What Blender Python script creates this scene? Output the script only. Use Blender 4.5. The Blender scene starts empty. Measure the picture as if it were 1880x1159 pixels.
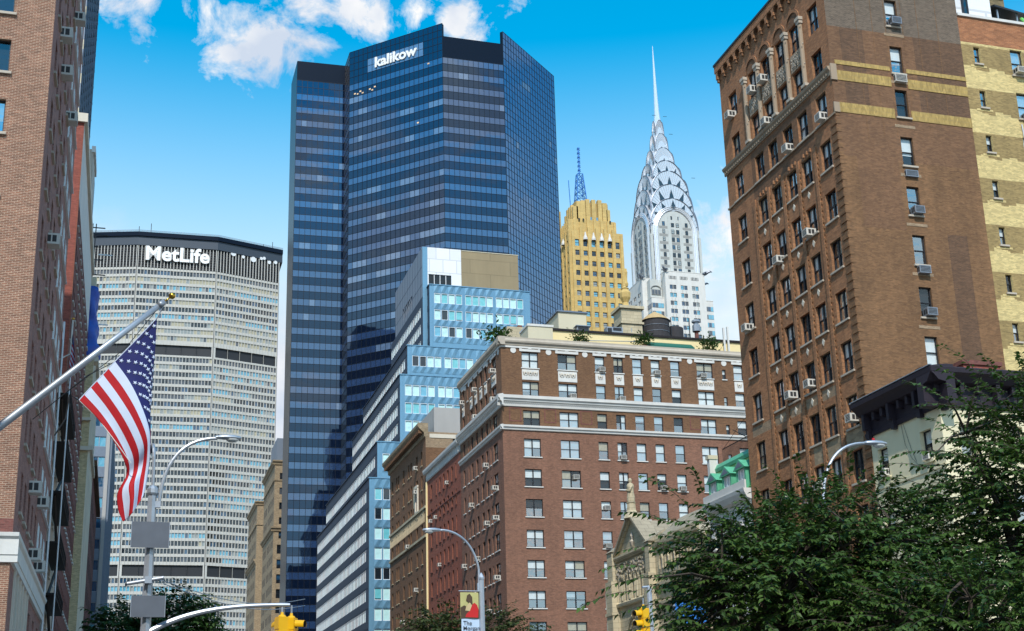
import bpy, math, random
from math import radians as R, sin, cos, pi, tan, sqrt
from mathutils import Vector, Matrix
random.seed(11)
SC = bpy.context.scene
COL = SC.collection

# ------------------------------------------------------------------ camera
F, CX, CY, H = 2386.5, 930.8, 703.9, 1.7          # focal length and principal point in photo pixels, eye height
YAW, PITCH, ROLL = R(16.529), R(16.163), R(-1.5106)
_f = Vector((sin(YAW)*cos(PITCH), cos(YAW)*cos(PITCH), sin(PITCH)))
_r = Vector((cos(YAW), -sin(YAW), 0)); _u = _r.cross(_f)
c_, s_ = cos(ROLL), sin(ROLL)
AX_R, AX_U, AX_F = _r*c_+_u*s_, _u*c_-_r*s_, _f
cam = bpy.data.cameras.new('camera'); camo = bpy.data.objects.new('camera', cam); COL.objects.link(camo)
m = Matrix.Identity(4)
for i in range(3):
    m[i][0], m[i][1], m[i][2] = AX_R[i], AX_U[i], -AX_F[i]
m[0][3], m[1][3], m[2][3] = 0, 0, H
camo.matrix_world = m
cam.sensor_fit = 'HORIZONTAL'; cam.sensor_width = 36; cam.lens = 36*F/1880
cam.shift_x = (940-CX)/1880; cam.shift_y = (CY-579.5)/1880
cam.clip_start = 0.1; cam.clip_end = 20000
SC.camera = camo

def ray(x, y): return AX_R*((x-CX)/F) - AX_U*((y-CY)/F) + AX_F
EYE = Vector((0, 0, H))
def atX(x, y, X): d = ray(x, y); return EYE + d*(X/d.x)
def atY(x, y, Y): d = ray(x, y); return EYE + d*(Y/d.y)

# ------------------------------------------------------------------ sky, sun, exposure
SUN_AZ, SUN_EL = R(198), R(47)                    # from the south-south-west, behind the camera
w = bpy.data.worlds.new('World'); SC.world = w; w.use_nodes = True
nt = w.node_tree; nt.nodes.clear()
def N(t, **k):
    n = nt.nodes.new(t)
    for a, v in k.items():
        if a == 'ins':
            for key, val in v.items():
                if isinstance(val, bpy.types.NodeSocket): nt.links.new(val, n.inputs[key])
                else: n.inputs[key].default_value = val
        else: setattr(n, a, v)
    return n
def mth(op, a, b=None, c=None, clamp=False):
    n = N('ShaderNodeMath', operation=op, use_clamp=clamp)
    for i, v in enumerate((a, b, c)):
        if v is None: continue
        if isinstance(v, bpy.types.NodeSocket): nt.links.new(v, n.inputs[i])
        else: n.inputs[i].default_value = v
    return n.outputs[0]
sky = N('ShaderNodeTexSky', sky_type='NISHITA', sun_disc=False, sun_elevation=SUN_EL, sun_rotation=SUN_AZ,
        altitude=0, air_density=1.0, dust_density=0.6, ozone_density=2.5)
hsv = N('ShaderNodeHueSaturation', ins={'Hue': 0.474, 'Saturation': 2.7, 'Value': 3.1, 'Fac': 1.0, 'Color': sky.outputs[0]})
tc = N('ShaderNodeTexCoord'); DIR = tc.outputs['Generated']
sep = N('ShaderNodeSeparateXYZ', ins={0: DIR})
den = mth('ADD', mth('MAXIMUM', sep.outputs[2], 0.0), 0.16)
cv = N('ShaderNodeCombineXYZ', ins={0: mth('DIVIDE', sep.outputs[0], den), 1: mth('DIVIDE', sep.outputs[1], den), 2: 0.37})
nz = N('ShaderNodeTexNoise', ins={'Vector': cv.outputs[0], 'Scale': 4.2, 'Detail': 9.0, 'Roughness': 0.6, 'Distortion': 0.25}).outputs[0]
nz2 = N('ShaderNodeTexNoise', ins={'Vector': DIR, 'Scale': 26.0, 'Detail': 8.0, 'Roughness': 0.62, 'Distortion': 0.3}).outputs[0]
total = None
def blob(px, py, rad, wt):                        # a cloud round one direction of the sky
    global total
    d = ray(px, py).normalized()
    dt = N('ShaderNodeVectorMath', operation='DOT_PRODUCT', ins={0: DIR, 1: d}).outputs['Value']
    ang = mth('ARCCOSINE', mth('MINIMUM', dt, 0.99999))
    v = mth('MULTIPLY', mth('SUBTRACT', 1.0, mth('DIVIDE', ang, rad)), wt)
    total = v if total is None else mth('MAXIMUM', total, v)
PXR = 1/2500.0
for b in ((262, -10, 100*PXR, 1.0), (470, 80, 110*PXR, 1.0), (560, 20, 125*PXR, .8), (650, 10, 90*PXR, .9), (425, 100, 60*PXR, .9), (830, 45, 70*PXR, .85), (770, 10, 60*PXR, .7),
          (955, 5, 45*PXR, .8), (1320, 440, 130*PXR, .6), (395, 15, 40*PXR, .5)):
    blob(*b)
cl1 = mth('MULTIPLY', mth('SUBTRACT', mth('ADD', mth('MAXIMUM', total, -0.5), mth('MULTIPLY', mth('SUBTRACT', nz2, 0.5), 3.3)), 0.27), 1.8, clamp=True)
# white bank low over the horizon, ragged on top
elev = mth('ARCSINE', sep.outputs[2])
bank = mth('MULTIPLY', mth('SUBTRACT', mth('ADD', mth('DIVIDE', mth('SUBTRACT', R(23.5), elev), R(7)), mth('MULTIPLY', mth('SUBTRACT', nz, 0.5), 1.5)), 0.15), 1.1, clamp=True)
bank = mth('MULTIPLY', bank, mth('MULTIPLY', mth('ADD', sep.outputs[1], 0.15), 3.0, clamp=True), clamp=True)
# broken cloud in the southern half of the sky
south = mth('MULTIPLY', mth('ADD', mth('MULTIPLY', sep.outputs[1], -1.0), 0.45), 3.0, clamp=True)
cl3 = mth('MULTIPLY', south, mth('MULTIPLY', mth('SUBTRACT', nz, 0.485), 8.0, clamp=True))
mask = mth('MAXIMUM', mth('MAXIMUM', cl1, bank), cl3, clamp=True)
shade = N('ShaderNodeMix', data_type='RGBA', ins={0: mth('MULTIPLY', mth('SUBTRACT', N('ShaderNodeTexNoise', ins={'Vector': DIR, 'Scale': 15.0, 'Detail': 6.0}).outputs[0], 0.36), 4.0, clamp=True), 6: (7.2, 8.2, 9.8, 1), 7: (11.8, 11.7, 11.6, 1)})
veil = mth('MULTIPLY', mth('POWER', mth('DIVIDE', mth('SUBTRACT', R(31.0), elev), R(11), clamp=True), 1.4), 0.95, clamp=True)   # paler towards the horizon
low = N('ShaderNodeMix', data_type='RGBA', ins={0: veil, 6: hsv.outputs[0], 7: (7.6, 10.2, 11.8, 1)})
mix = N('ShaderNodeMix', data_type='RGBA', ins={0: mask, 6: low.outputs[2], 7: shade.outputs[2]})
bg = N('ShaderNodeBackground', ins={'Color': mix.outputs[2], 'Strength': 0.088})
out = N('ShaderNodeOutputWorld', ins={0: bg.outputs[0]})
sl = bpy.data.lights.new('sun', 'SUN'); sl.energy = 3.8; sl.angle = R(0.6); sl.color = (1, 0.95, 0.87)
so = bpy.data.objects.new('sun', sl); COL.objects.link(so)
sd = Vector((sin(SUN_AZ)*cos(SUN_EL), cos(SUN_AZ)*cos(SUN_EL), sin(SUN_EL)))
so.rotation_euler = sd.to_track_quat('Z', 'Y').to_euler()
SC.view_settings.view_transform = 'Standard'; SC.view_settings.look = 'None'
SC.view_settings.exposure = 0.0; SC.view_settings.gamma = 1
SC.cycles.max_bounces = 8; SC.cycles.transparent_max_bounces = 12

# ------------------------------------------------------------------ materials
MATS = {}
def newmat(name):
    global nt
    mt = bpy.data.materials.new(name); mt.use_nodes = True; MATS[name] = mt
    nt = mt.node_tree; nt.nodes.clear()
    return mt
def lin(c): return (c[0], c[1], c[2], 1.0)
def finish(bsdf):
    N('ShaderNodeOutputMaterial', ins={0: bsdf})
def mixc(f, a, b, typ='MIX'):
    n = N('ShaderNodeMix', data_type='RGBA', blend_type=typ)
    for k, v in ((0, f), (6, a), (7, b)):
        if isinstance(v, bpy.types.NodeSocket): nt.links.new(v, n.inputs[k])
        else: n.inputs[k].default_value = v if k == 0 else lin(v)
    return n.outputs[2]
def wallcoord():
    """(distance along the wall, height) in metres for any upright wall"""
    g = N('ShaderNodeNewGeometry'); t = N('ShaderNodeTexCoord')
    tan_ = N('ShaderNodeVectorMath', operation='CROSS_PRODUCT', ins={0: g.outputs['True Normal'], 1: (0, 0, 1)}).outputs[0]
    u = N('ShaderNodeVectorMath', operation='DOT_PRODUCT', ins={0: t.outputs['Object'], 1: tan_}).outputs['Value']
    z = N('ShaderNodeSeparateXYZ', ins={0: t.outputs['Object']}).outputs[2]
    return N('ShaderNodeCombineXYZ', ins={0: u, 1: z, 2: 0}).outputs[0], t.outputs['Object'], u, z
def streaks(obj, base, amt=0.35, sc=1.0):
    """weathering: blotches and vertical run marks"""
    mp = N('ShaderNodeMapping', ins={'Vector': obj, 'Scale': (0.9*sc, 0.9*sc, 0.11*sc)})
    n1 = N('ShaderNodeTexNoise', ins={'Vector': mp.outputs[0], 'Scale': 1.0, 'Detail': 6.0, 'Roughness': 0.65}).outputs[0]
    n2 = N('ShaderNodeTexNoise', ins={'Vector': obj, 'Scale': 0.35*sc, 'Detail': 5.0, 'Roughness': 0.6}).outputs[0]
    f = mth('ADD', mth('MULTIPLY', n1, 0.6), mth('MULTIPLY', n2, 0.4))
    f = mth('MULTIPLY', mth('SUBTRACT', f, 0.5), 2.2*amt)
    v = mth('ADD', 1.0, f)
    return N('ShaderNodeVectorMath', operation='SCALE', ins={0: base, 'Scale': v}).outputs[0]
def brick(name, c1, c2, mortar, bw=0.22, bh=0.072, ms=0.012, amt=0.3, bump=0.5, band=None):
    mt = newmat(name)
    uv, obj, u, z = wallcoord()
    b = N('ShaderNodeTexBrick', offset=0.5, squash=1.0, ins={'Vector': uv, 'Color1': lin(c1), 'Color2': lin(c2), 'Mortar': lin(mortar), 'Scale': 1.0,
          'Mortar Size': ms, 'Mortar Smooth': 0.3, 'Bias': 0.0, 'Brick Width': bw, 'Row Height': bh})
    # single bricks burnt darker or paler
    mp = N('ShaderNodeMapping', ins={'Vector': uv, 'Scale': (1/bw, 1/bh, 1)})
    vor = N('ShaderNodeTexVoronoi', ins={'Vector': mp.outputs[0], 'Scale': 0.8, 'Randomness': 0.9})
    sv = N('ShaderNodeSeparateColor', ins={0: vor.outputs['Color']}).outputs[0]
    col = N('ShaderNodeVectorMath', operation='SCALE', ins={0: b.outputs['Color'], 'Scale': mth('ADD', 0.8, mth('MULTIPLY', sv, 0.4))}).outputs[0]
    col = streaks(obj, col, amt)
    bp = N('ShaderNodeBump', ins={'Strength': bump, 'Distance': 0.02, 'Height': mth('SUBTRACT', 1.0, b.outputs['Fac'])})
    p = N('ShaderNodeBsdfPrincipled', ins={'Base Color': col, 'Roughness': 0.85, 'Normal': bp.outputs[0]})
    finish(p.outputs[0]); return mt
def stone(name, c, amt=0.25, rough=0.8, course=None, sc=1.0, joint=0.5):
    mt = newmat(name)
    uv, obj, u, z = wallcoord()
    rgb = N('ShaderNodeRGB'); rgb.outputs[0].default_value = lin(c)
    col = rgb.outputs[0]
    hgt = N('ShaderNodeTexNoise', ins={'Vector': obj, 'Scale': 6.0*sc, 'Detail': 6.0}).outputs[0]
    if course:
        b = N('ShaderNodeTexBrick', offset=0.5, ins={'Vector': uv, 'Color1': lin([v*1.06 for v in c]), 'Color2': lin([v*.92 for v in c]), 'Mortar': lin([v*joint for v in c]),
              'Scale': 1.0, 'Mortar Size': 0.012*course[1]/0.3, 'Mortar Smooth': 0.4, 'Brick Width': course[0], 'Row Height': course[1]})
        col = b.outputs['Color']
    col = streaks(obj, col, amt, sc)
    bp = N('ShaderNodeBump', ins={'Strength': 0.25, 'Distance': 0.03, 'Height': hgt})
    p = N('ShaderNodeBsdfPrincipled', ins={'Base Color': col, 'Roughness': rough, 'Normal': bp.outputs[0]})
    finish(p.outputs[0]); return mt
def paint(name, c, rough=0.5, metal=0.0, amt=0.12, ior=1.45):
    mt = newmat(name)
    t = N('ShaderNodeTexCoord')
    rgb = N('ShaderNodeRGB'); rgb.outputs[0].default_value = lin(c)
    n = N('ShaderNodeTexNoise', ins={'Vector': t.outputs['Object'], 'Scale': 3.0, 'Detail': 5.0}).outputs[0]
    col = N('ShaderNodeVectorMath', operation='SCALE', ins={0: rgb.outputs[0], 'Scale': mth('ADD', 1-amt, mth('MULTIPLY', n, 2*amt))}).outputs[0]
    rn = mth('ADD', rough-.08, mth('MULTIPLY', N('ShaderNodeTexNoise', ins={'Vector': t.outputs['Object'], 'Scale': 9.0, 'Detail': 6.0}).outputs[0], .16), clamp=True)
    p = N('ShaderNodeBsdfPrincipled', ins={'Base Color': col, 'Roughness': rn, 'Metallic': metal, 'IOR': ior})
    finish(p.outputs[0]); return mt
def glass_far(name, c, ior=1.9, rough=0.04, wob=0.04, wsc=0.6, tint=(1, 1, 1)):
    """window glass over a dark or blinded room, seen from afar; cyan and teal ones hold sky reflection in the colour"""
    mt = newmat(name)
    t = N('ShaderNodeTexCoord')
    n = N('ShaderNodeTexNoise', ins={'Vector': t.outputs['Object'], 'Scale': wsc, 'Detail': 2.0}).outputs[0]
    bp = N('ShaderNodeBump', ins={'Strength': wob, 'Distance': 1.0, 'Height': n})
    rgb = N('ShaderNodeRGB'); rgb.outputs[0].default_value = lin(c)
    n2 = N('ShaderNodeTexNoise', ins={'Vector': t.outputs['Object'], 'Scale': 1.3, 'Detail': 3.0}).outputs[0]
    col = N('ShaderNodeVectorMath', operation='SCALE', ins={0: rgb.outputs[0], 'Scale': mth('ADD', 0.7, mth('MULTIPLY', n2, 0.6))}).outputs[0]
    p = N('ShaderNodeBsdfPrincipled', ins={'Base Color': col, 'Roughness': rough, 'IOR': ior, 'Normal': bp.outputs[0], 'Specular Tint': lin(tint)})
    finish(p.outputs[0]); return mt
def glass_near(name, tint=(.85, .9, .92), refl=0.10, wob=0.02):
    mt = newmat(name)
    t = N('ShaderNodeTexCoord')
    n = N('ShaderNodeTexNoise', ins={'Vector': t.outputs['Object'], 'Scale': 1.7, 'Detail': 2.0}).outputs[0]
    bp = N('ShaderNodeBump', ins={'Strength': wob, 'Distance': 0.5, 'Height': n})
    fr = mth('MULTIPLY', mth('POWER', N('ShaderNodeLayerWeight', ins={'Blend': 0.5, 'Normal': bp.outputs[0]}).outputs['Facing'], 4.5), 0.85)
    tr = N('ShaderNodeBsdfTransparent', ins={'Color': lin(tint)})
    gl = N('ShaderNodeBsdfGlossy', ins={'Color': (1, 1, 1, 1), 'Roughness': 0.02, 'Normal': bp.outputs[0]})
    mx = N('ShaderNodeMixShader', ins={0: mth('ADD', fr, refl, clamp=True), 1: tr.outputs[0], 2: gl.outputs[0]})
    finish(mx.outputs[0]); return mt

brick('brick_orange', (.41, .168, .068), (.285, .112, .046), (.28, .185, .10), amt=.5)
brick('brick_brown', (.235, .112, .044), (.165, .077, .031), (.195, .12, .062), amt=.6)
brick('brick_brown_dark', (.15, .073, .034), (.11, .053, .027), (.14, .09, .055), amt=.4)
brick('brick_greyish', (.15, .105, .07), (.105, .075, .05), (.21, .17, .13), amt=.3)
brick('brick_tan_band', (.33, .22, .13), (.27, .175, .1), (.36, .29, .2), amt=.3)
brick('brick_gold', (.47, .32, .095), (.38, .255, .075), (.36, .26, .11), bw=.11, bh=.30, amt=.25)
brick('brick_red_dark', (.255, .108, .064), (.195, .083, .05), (.25, .15, .10), amt=.42)
brick('brick_red', (.32, .085, .045), (.25, .066, .037), (.25, .11, .07), amt=.3)
brick('brick_brown_mid', (.215, .10, .043), (.155, .072, .033), (.18, .11, .062), amt=.35)
brick('brick_buff', (.27, .108, .06), (.165, .064, .038), (.42, .30, .21), ms=.016, bw=.24, bh=.078, amt=.25)
brick('brick_maroon', (.215, .07, .055), (.16, .052, .042), (.2, .095, .075), amt=.3)
brick('brick_plum', (.34, .155, .125), (.26, .115, .095), (.33, .2, .16), amt=.4)
brick('brick_wine', (.33, .082, .055), (.25, .06, .043), (.26, .095, .07), amt=.25)
brick('brick_cream', (.66, .53, .30), (.58, .46, .26), (.55, .45, .27), amt=.22)
brick('brick_yellow', (.72, .56, .24), (.64, .49, .2), (.58, .46, .22), amt=.16)
brick('brick_ochre', (.36, .25, .095), (.27, .185, .07), (.31, .23, .1), amt=.45)
brick('brick_rust', (.40, .155, .06), (.30, .11, .045), (.36, .2, .11), bw=.3, bh=.1, amt=.3)
brick('brick_tan', (.35, .265, .165), (.275, .205, .125), (.31, .25, .17), bw=.4, bh=.16, amt=.3)
brick('brick_olive', (.22, .17, .085), (.17, .13, .065), (.2, .16, .09), bw=.4, bh=.15, amt=.35)
stone('stone_cream', (.66, .60, .49), .25)
stone('stone_tan', (.36, .275, .19), .35)
stone('stone_white', (.67, .655, .61), .28)
stone('stone_grey', (.46, .40, .32), .35)
stone('stone_church', (.52, .44, .29), .5, course=(1.1, .45))
stone('stone_church_roof', (.36, .31, .22), .5, course=(.6, .4))
stone('stone_gold', (.60, .42, .15), .55, course=(2.2, .7), joint=.85)
stone('stone_gold_dark', (.40, .29, .11), .3)
stone('stone_precast', (.54, .53, .485), .2)
stone('stone_chrysler', (.52, .54, .51), .3)
stone('stone_chrysler_grey', (.30, .30, .28), .25)
stone('stucco_cream', (.76, .68, .45), .22, rough=.9)
stone('stucco_yellow', (.84, .68, .36), .14)
stone('stucco_beige', (.62, .56, .40), .12)
stone('concrete_tan', (.30, .235, .135), .25, course=(9, 3.2), joint=.8)
stone('concrete', (.40, .39, .37), .2)
stone('panel_white', (.80, .81, .82), .06, rough=.5, course=(3.0, 3.0), joint=.75)
stone('rooftile_green', (.10, .30, .17), .5, rough=.6)
paint('copper_green', (.11, .42, .25), .55, amt=.35)
paint('copper_lime', (.30, .52, .20), .55, amt=.3)
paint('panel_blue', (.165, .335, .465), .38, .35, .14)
paint('panel_blue_shade', (.030, .050, .082), .75, 0, .25)  # darker copy of panel_blue; shade of the west faces is in the colour
paint('panel_grey', (.17, .21, .265), .5, .2, .15)
paint('metal_white', (.78, .80, .80), .4, 0, .08)
paint('metal_grey', (.33, .36, .40), .45, .5, .15)
paint('galvanised', (.44, .47, .51), .42, .65, .2)
paint('sign_back', (.13, .145, .17), .55, .5, .2)
paint('metal_dark', (.03, .032, .036), .5, .2, .2)
paint('mullion', (.008, .011, .018), .4, .3)
paint('crown_dark', (.003, .008, .020), .3, 0, .2, ior=1.25)
paint('spandrel', (.012, .018, .032), .05, 0, .1, ior=2.3)
paint('steel', (.74, .74, .75), .30, .55, .15)
paint('steel_bright', (.88, .88, .88), .25, .5, .1)
paint('steel_rib', (.42, .42, .43), .35, .6, .15)
paint('steel_dark', (.22, .24, .28), .35, .7, .1)  # darker steel for arch rims and eagle heads
paint('antenna_blue', (.05, .21, .58), .5, .2)
paint('wood_tank', (.045, .042, .045), .85, 0, .4)
paint('tank_roof', (.50, .35, .17), .8, 0, .25)
paint('cornice_plum', (.024, .017, .026), .6, 0, .3)
paint('ironwork', (.018, .013, .013), .6, .3)
paint('frame_dark', (.018, .019, .023), .5)
paint('frame_white', (.72, .74, .74), .45)
paint('room_dark', (.012, .014, .018), .9)
paint('blind', (.78, .79, .77), .8)
paint('curtain', (.50, .43, .31), .9, 0, .3)
paint('blind_cyan', (.30, .66, .66), .8, 0, .2)
paint('ac_beige', (.62, .60, .54), .5, 0, .12)
paint('ac_dark', (.035, .035, .035), .6)
paint('roofing', (.10, .10, .10), .9, 0, .3)
paint('signal_yellow', (.80, .44, .008), .4, 0, .1)
paint('flag_red', (.43, .006, .012), .8, 0, .2)
paint('flag_white', (.58, .65, .80), .8, 0, .14)
paint('flag_blue', (.012, .016, .115), .8, 0, .1)
paint('brass', (.55, .33, .05), .25, .9)
paint('tarp_blue', (.012, .07, .40), .45, 0, .25)
paint('lettering', (.88, .88, .86), .5, 0, .02)
paint('ink', (.06, .07, .09), .7)
paint('banner_blue', (.48, .60, .74), .7, 0, .03)
paint('banner_olive', (.46, .43, .17), .7, 0, .25)
paint('banner_red', (.52, .014, .014), .7, 0, .15)
paint('banner_brown', (.075, .045, .022), .7, 0, .3)
paint('banner_cream', (.55, .43, .22), .7, 0, .2)
paint('awning_green', (.01, .12, .085), .6)
paint('sash_blue', (.03, .20, .62), .6)
paint('play_green', (.18, .55, .12), .5)
paint('play_yellow', (.75, .68, .08), .5)
paint('lens_glass', (.55, .56, .54), .15, 0, .1)
paint('asphalt', (.045, .045, .047), .9, 0, .2)
paint('pavement', (.30, .29, .27), .9, 0, .2)
paint('earth', (.09, .085, .075), .95, 0, .3)
paint('road_paint', (.75, .75, .72), .7)
paint('bark', (.055, .042, .032), .9, 0, .35)
glass_far('glass_dark', (.012, .018, .026), 1.9)
glass_far('glass_blue', (.02, .075, .15), 2.2)
glass_far('glass_pale', (.30, .34, .34), 1.7)
glass_far('glass_cream', (.46, .43, .31), 1.6)
glass_far('glass_cyan', (.14, .42, .56), 2.0)  # reflected sky put into the base colour
glass_far('glass_teal', (.16, .52, .56), 2.0)  # teal panes carry the bright sky's reflection in their colour
glass_far('glass_tealwhite', (.52, .78, .76), 1.8)
glass_far('glass_slate', (.085, .10, .12), 1.8)
glass_far('tower_glass', (.004, .009, .024), 1.95, .03, .03, .13, tint=(.5, .74, 1))
glass_far('tower_vision', (.026, .055, .13), 2.65, .03, .03, .13, tint=(.6, .8, 1))
glass_far('tower_vision_lit', (.11, .17, .27), 2.5, .05, .03, .13, tint=(.7, .85, 1))
glass_far('tower_mirror', (.02, .05, .14), 3.6, .03, .03, .13, tint=(.5, .75, 1))
glass_near('pane', (.90, .94, .95), .08)
glass_near('pane_sky', (.7, .8, .85), .42, wob=.035)
def leafmat(name, c, c2):
    mt = newmat(name)
    oi = N('ShaderNodeNewGeometry'); t = N('ShaderNodeTexCoord')
    n = N('ShaderNodeTexNoise', ins={'Vector': t.outputs['Object'], 'Scale': 0.9, 'Detail': 3.0}).outputs[0]
    f = mth('ADD', mth('MULTIPLY', oi.outputs['Random Per Island'], 0.6), mth('MULTIPLY', n, 0.4), clamp=True)
    col = mixc(f, c, c2)
    p = N('ShaderNodeBsdfPrincipled', ins={'Base Color': col, 'Roughness': 0.5, 'Specular IOR Level': 0.3})
    trl = N('ShaderNodeBsdfTranslucent', ins={'Color': col})
    mx = N('ShaderNodeMixShader', ins={0: 0.28, 1: p.outputs[0], 2: trl.outputs[0]})
    finish(mx.outputs[0])
leafmat('leaf_dark', (.014, .042, .009), (.105, .185, .034))
leafmat('leaf_mid', (.018, .055, .012), (.065, .125, .028))
leafmat('leaf_olive', (.030, .050, .012), (.10, .12, .035))

# ------------------------------------------------------------------ mesh helpers
class MB:
    """collects faces, then links them as ONE mesh object"""
    def __init__(s, xf=None): s.v = []; s.f = []; s.fm = []; s.mats = []; s.xf = xf
    def mi(s, mat):
        if mat not in s.mats: s.mats.append(mat)
        return s.mats.index(mat)
    def add(s, vs, fs, mat):
        o = len(s.v); k = s.mi(mat)
        if s.xf is not None: vs = [s.xf @ Vector(p) for p in vs]
        s.v += [tuple(p) for p in vs]
        for f in fs: s.f.append([i+o for i in f]); s.fm.append(k)
    def quad(s, a, b, c, d, mat): s.add([a, b, c, d], [(0, 1, 2, 3)], mat)
    def box(s, x0, x1, y0, y1, z0, z1, mat):
        s.add([(x0,y0,z0),(x1,y0,z0),(x1,y1,z0),(x0,y1,z0),(x0,y0,z1),(x1,y0,z1),(x1,y1,z1),(x0,y1,z1)],
              [(0,3,2,1),(4,5,6,7),(0,1,5,4),(1,2,6,5),(2,3,7,6),(3,0,4,7)], mat)
    def prism(s, poly, z0, z1, mat, top=None):
        n = len(poly)
        s.add([(x,y,z0) for x,y in poly]+[(x,y,z1) for x,y in poly], [(i,(i+1)%n,n+(i+1)%n,n+i) for i in range(n)]+[tuple(range(n-1,-1,-1))], mat)
        s.add([(x,y,z1) for x,y in poly], [tuple(range(n))], top or mat)
    def extr(s, prof, u0, u1, mat):
        """profile of (y, z) points swept along local x from u0 to u1"""
        n = len(prof)
        s.add([(u0,y,z) for y,z in prof]+[(u1,y,z) for y,z in prof],
              [(i,(i+1)%n,n+(i+1)%n,n+i) for i in range(n)]+[tuple(range(n-1,-1,-1)), tuple(range(n,2*n))], mat)
    def tube(s, pts, rad, n, mat, caps=True):
        pts = [Vector(p) for p in pts]
        if not hasattr(rad, '__len__'): rad = [rad]*len(pts)
        vs = []; fs = []
        ref = None
        for i, p in enumerate(pts):
            t = (pts[min(i+1, len(pts)-1)]-pts[max(i-1, 0)]).normalized()
            if ref is None: ref = Vector((0,0,1)) if abs(t.z) < .9 else Vector((1,0,0))
            a = t.cross(ref).normalized(); b = t.cross(a).normalized()
            ref = -b if False else ref
            for k in range(n):
                q = 2*pi*k/n
                vs.append(p+(a*cos(q)+b*sin(q))*rad[i])
        for i in range(len(pts)-1):
            for k in range(n):
                fs.append((i*n+k, i*n+(k+1)%n, (i+1)*n+(k+1)%n, (i+1)*n+k))
        if caps: fs += [tuple(range(n-1,-1,-1)), tuple(range((len(pts)-1)*n, len(pts)*n))]
        s.add(vs, fs, mat)
    def lathe(s, cx, cy, prof, n, mat, a0=0.0):
        vs = []; fs = []
        for r, z in prof:
            for k in range(n):
                q = a0+2*pi*k/n; vs.append((cx+r*cos(q), cy+r*sin(q), z))
        for i in range(len(prof)-1):
            for k in range(n): fs.append((i*n+k, i*n+(k+1)%n, (i+1)*n+(k+1)%n, (i+1)*n+k))
        fs.append(tuple(range((len(prof)-1)*n, len(prof)*n)))
        s.add(vs, fs, mat)
    def mesh(s, name):
        me = bpy.data.meshes.new(name); me.from_pydata(s.v, [], s.f)
        for mname in s.mats: me.materials.append(MATS[mname])
        me.polygons.foreach_set('material_index', s.fm); me.update()
        return me
    def build(s, name, parent=None, kind=None, smooth=False):
        me = s.mesh(name)
        if smooth: me.polygons.foreach_set('use_smooth', [True]*len(me.polygons))
        return link(name, me, parent, kind)
ROOTLOC = {}
def link(name, me, parent=None, kind=None, mw=None):
    o = bpy.data.objects.new(name, me); COL.objects.link(o)
    mw = mw or Matrix.Identity(4)
    if parent is not None:
        pw = WORLD[parent.name]
        o.parent = parent; o.matrix_local = pw.inverted() @ mw
    else: o.matrix_local = mw
    WORLD[o.name] = mw
    if kind: o['kind'] = kind
    return o
WORLD = {}
def thing(name, label, cat, loc=(0,0,0), group=None):
    o = bpy.data.objects.new(name, None); COL.objects.link(o); o.location = loc
    o.empty_display_size = 0.5
    WORLD[o.name] = Matrix.Translation(loc)
    return tag(o, label, cat, group)
def tag(o, label, cat, group=None):
    o['label'] = label; o['category'] = cat
    if group: o['group'] = group
    return o
def struct(o): o['kind'] = 'structure'; return o
def FS(x, y): return Matrix.Translation((x, y, 0))                                   # wall facing south, u runs east
def FW(x, y): return Matrix.Translation((x, y, 0)) @ Matrix.Rotation(-pi/2, 4, 'Z')   # facing west, u runs south
def FE(x, y): return Matrix.Translation((x, y, 0)) @ Matrix.Rotation(pi/2, 4, 'Z')    # facing east, u runs north
def FA(x, y, x2, y2): return Matrix.Translation((x, y, 0)) @ Matrix.Rotation(math.atan2(y2-y, x2-x), 4, 'Z')
def wall(mb, W, z0, z1, ops, depth, mat, rev=None, cu=(), cz=(), matf=None, u0=0.0):
    """one wall in local (u, outward -y, z) with real recessed openings"""
    rev = rev or mat
    us = sorted(set([round(u0,3), round(W,3)]+[round(v,3) for o in ops for v in o[:2]]+[round(v,3) for v in cu]))
    zs = sorted(set([round(z0,3), round(z1,3)]+[round(v,3) for o in ops for v in o[2:4]]+[round(v,3) for v in cz]))
    us = [u for u in us if u0-1e-6 <= u <= W+1e-6]; zs = [z for z in zs if z0-1e-6 <= z <= z1+1e-6]
    import bisect
    hole = set()
    for o in ops:
        i0 = bisect.bisect_left(us, round(o[0],3)); i1 = bisect.bisect_left(us, round(o[1],3))
        j0 = bisect.bisect_left(zs, round(o[2],3)); j1 = bisect.bisect_left(zs, round(o[3],3))
        for i in range(i0, i1):
            for j in range(j0, j1): hole.add((i, j))
    for j in range(len(zs)-1):
        i = 0
        while i < len(us)-1:
            if (i, j) in hole: i += 1; continue
            k = i; mm = matf((us[i]+us[i+1])/2, (zs[j]+zs[j+1])/2) if matf else mat
            while k+1 < len(us)-1 and (k+1, j) not in hole and (not matf or matf((us[k+1]+us[k+2])/2, (zs[j]+zs[j+1])/2) == mm): k += 1
            mb.quad((us[i],0,zs[j]), (us[k+1],0,zs[j]), (us[k+1],0,zs[j+1]), (us[i],0,zs[j+1]), mm)
            i = k+1
    for o in ops:
        a, b, c, d = o[:4]
        mb.quad((a,0,c),(a,depth,c),(b,depth,c),(b,0,c), rev); mb.quad((a,0,d),(b,0,d),(b,depth,d),(a,depth,d), rev)
        mb.quad((a,0,c),(a,0,d),(a,depth,d),(a,depth,c), rev); mb.quad((b,0,c),(b,depth,c),(b,depth,d),(b,0,d), rev)

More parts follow.
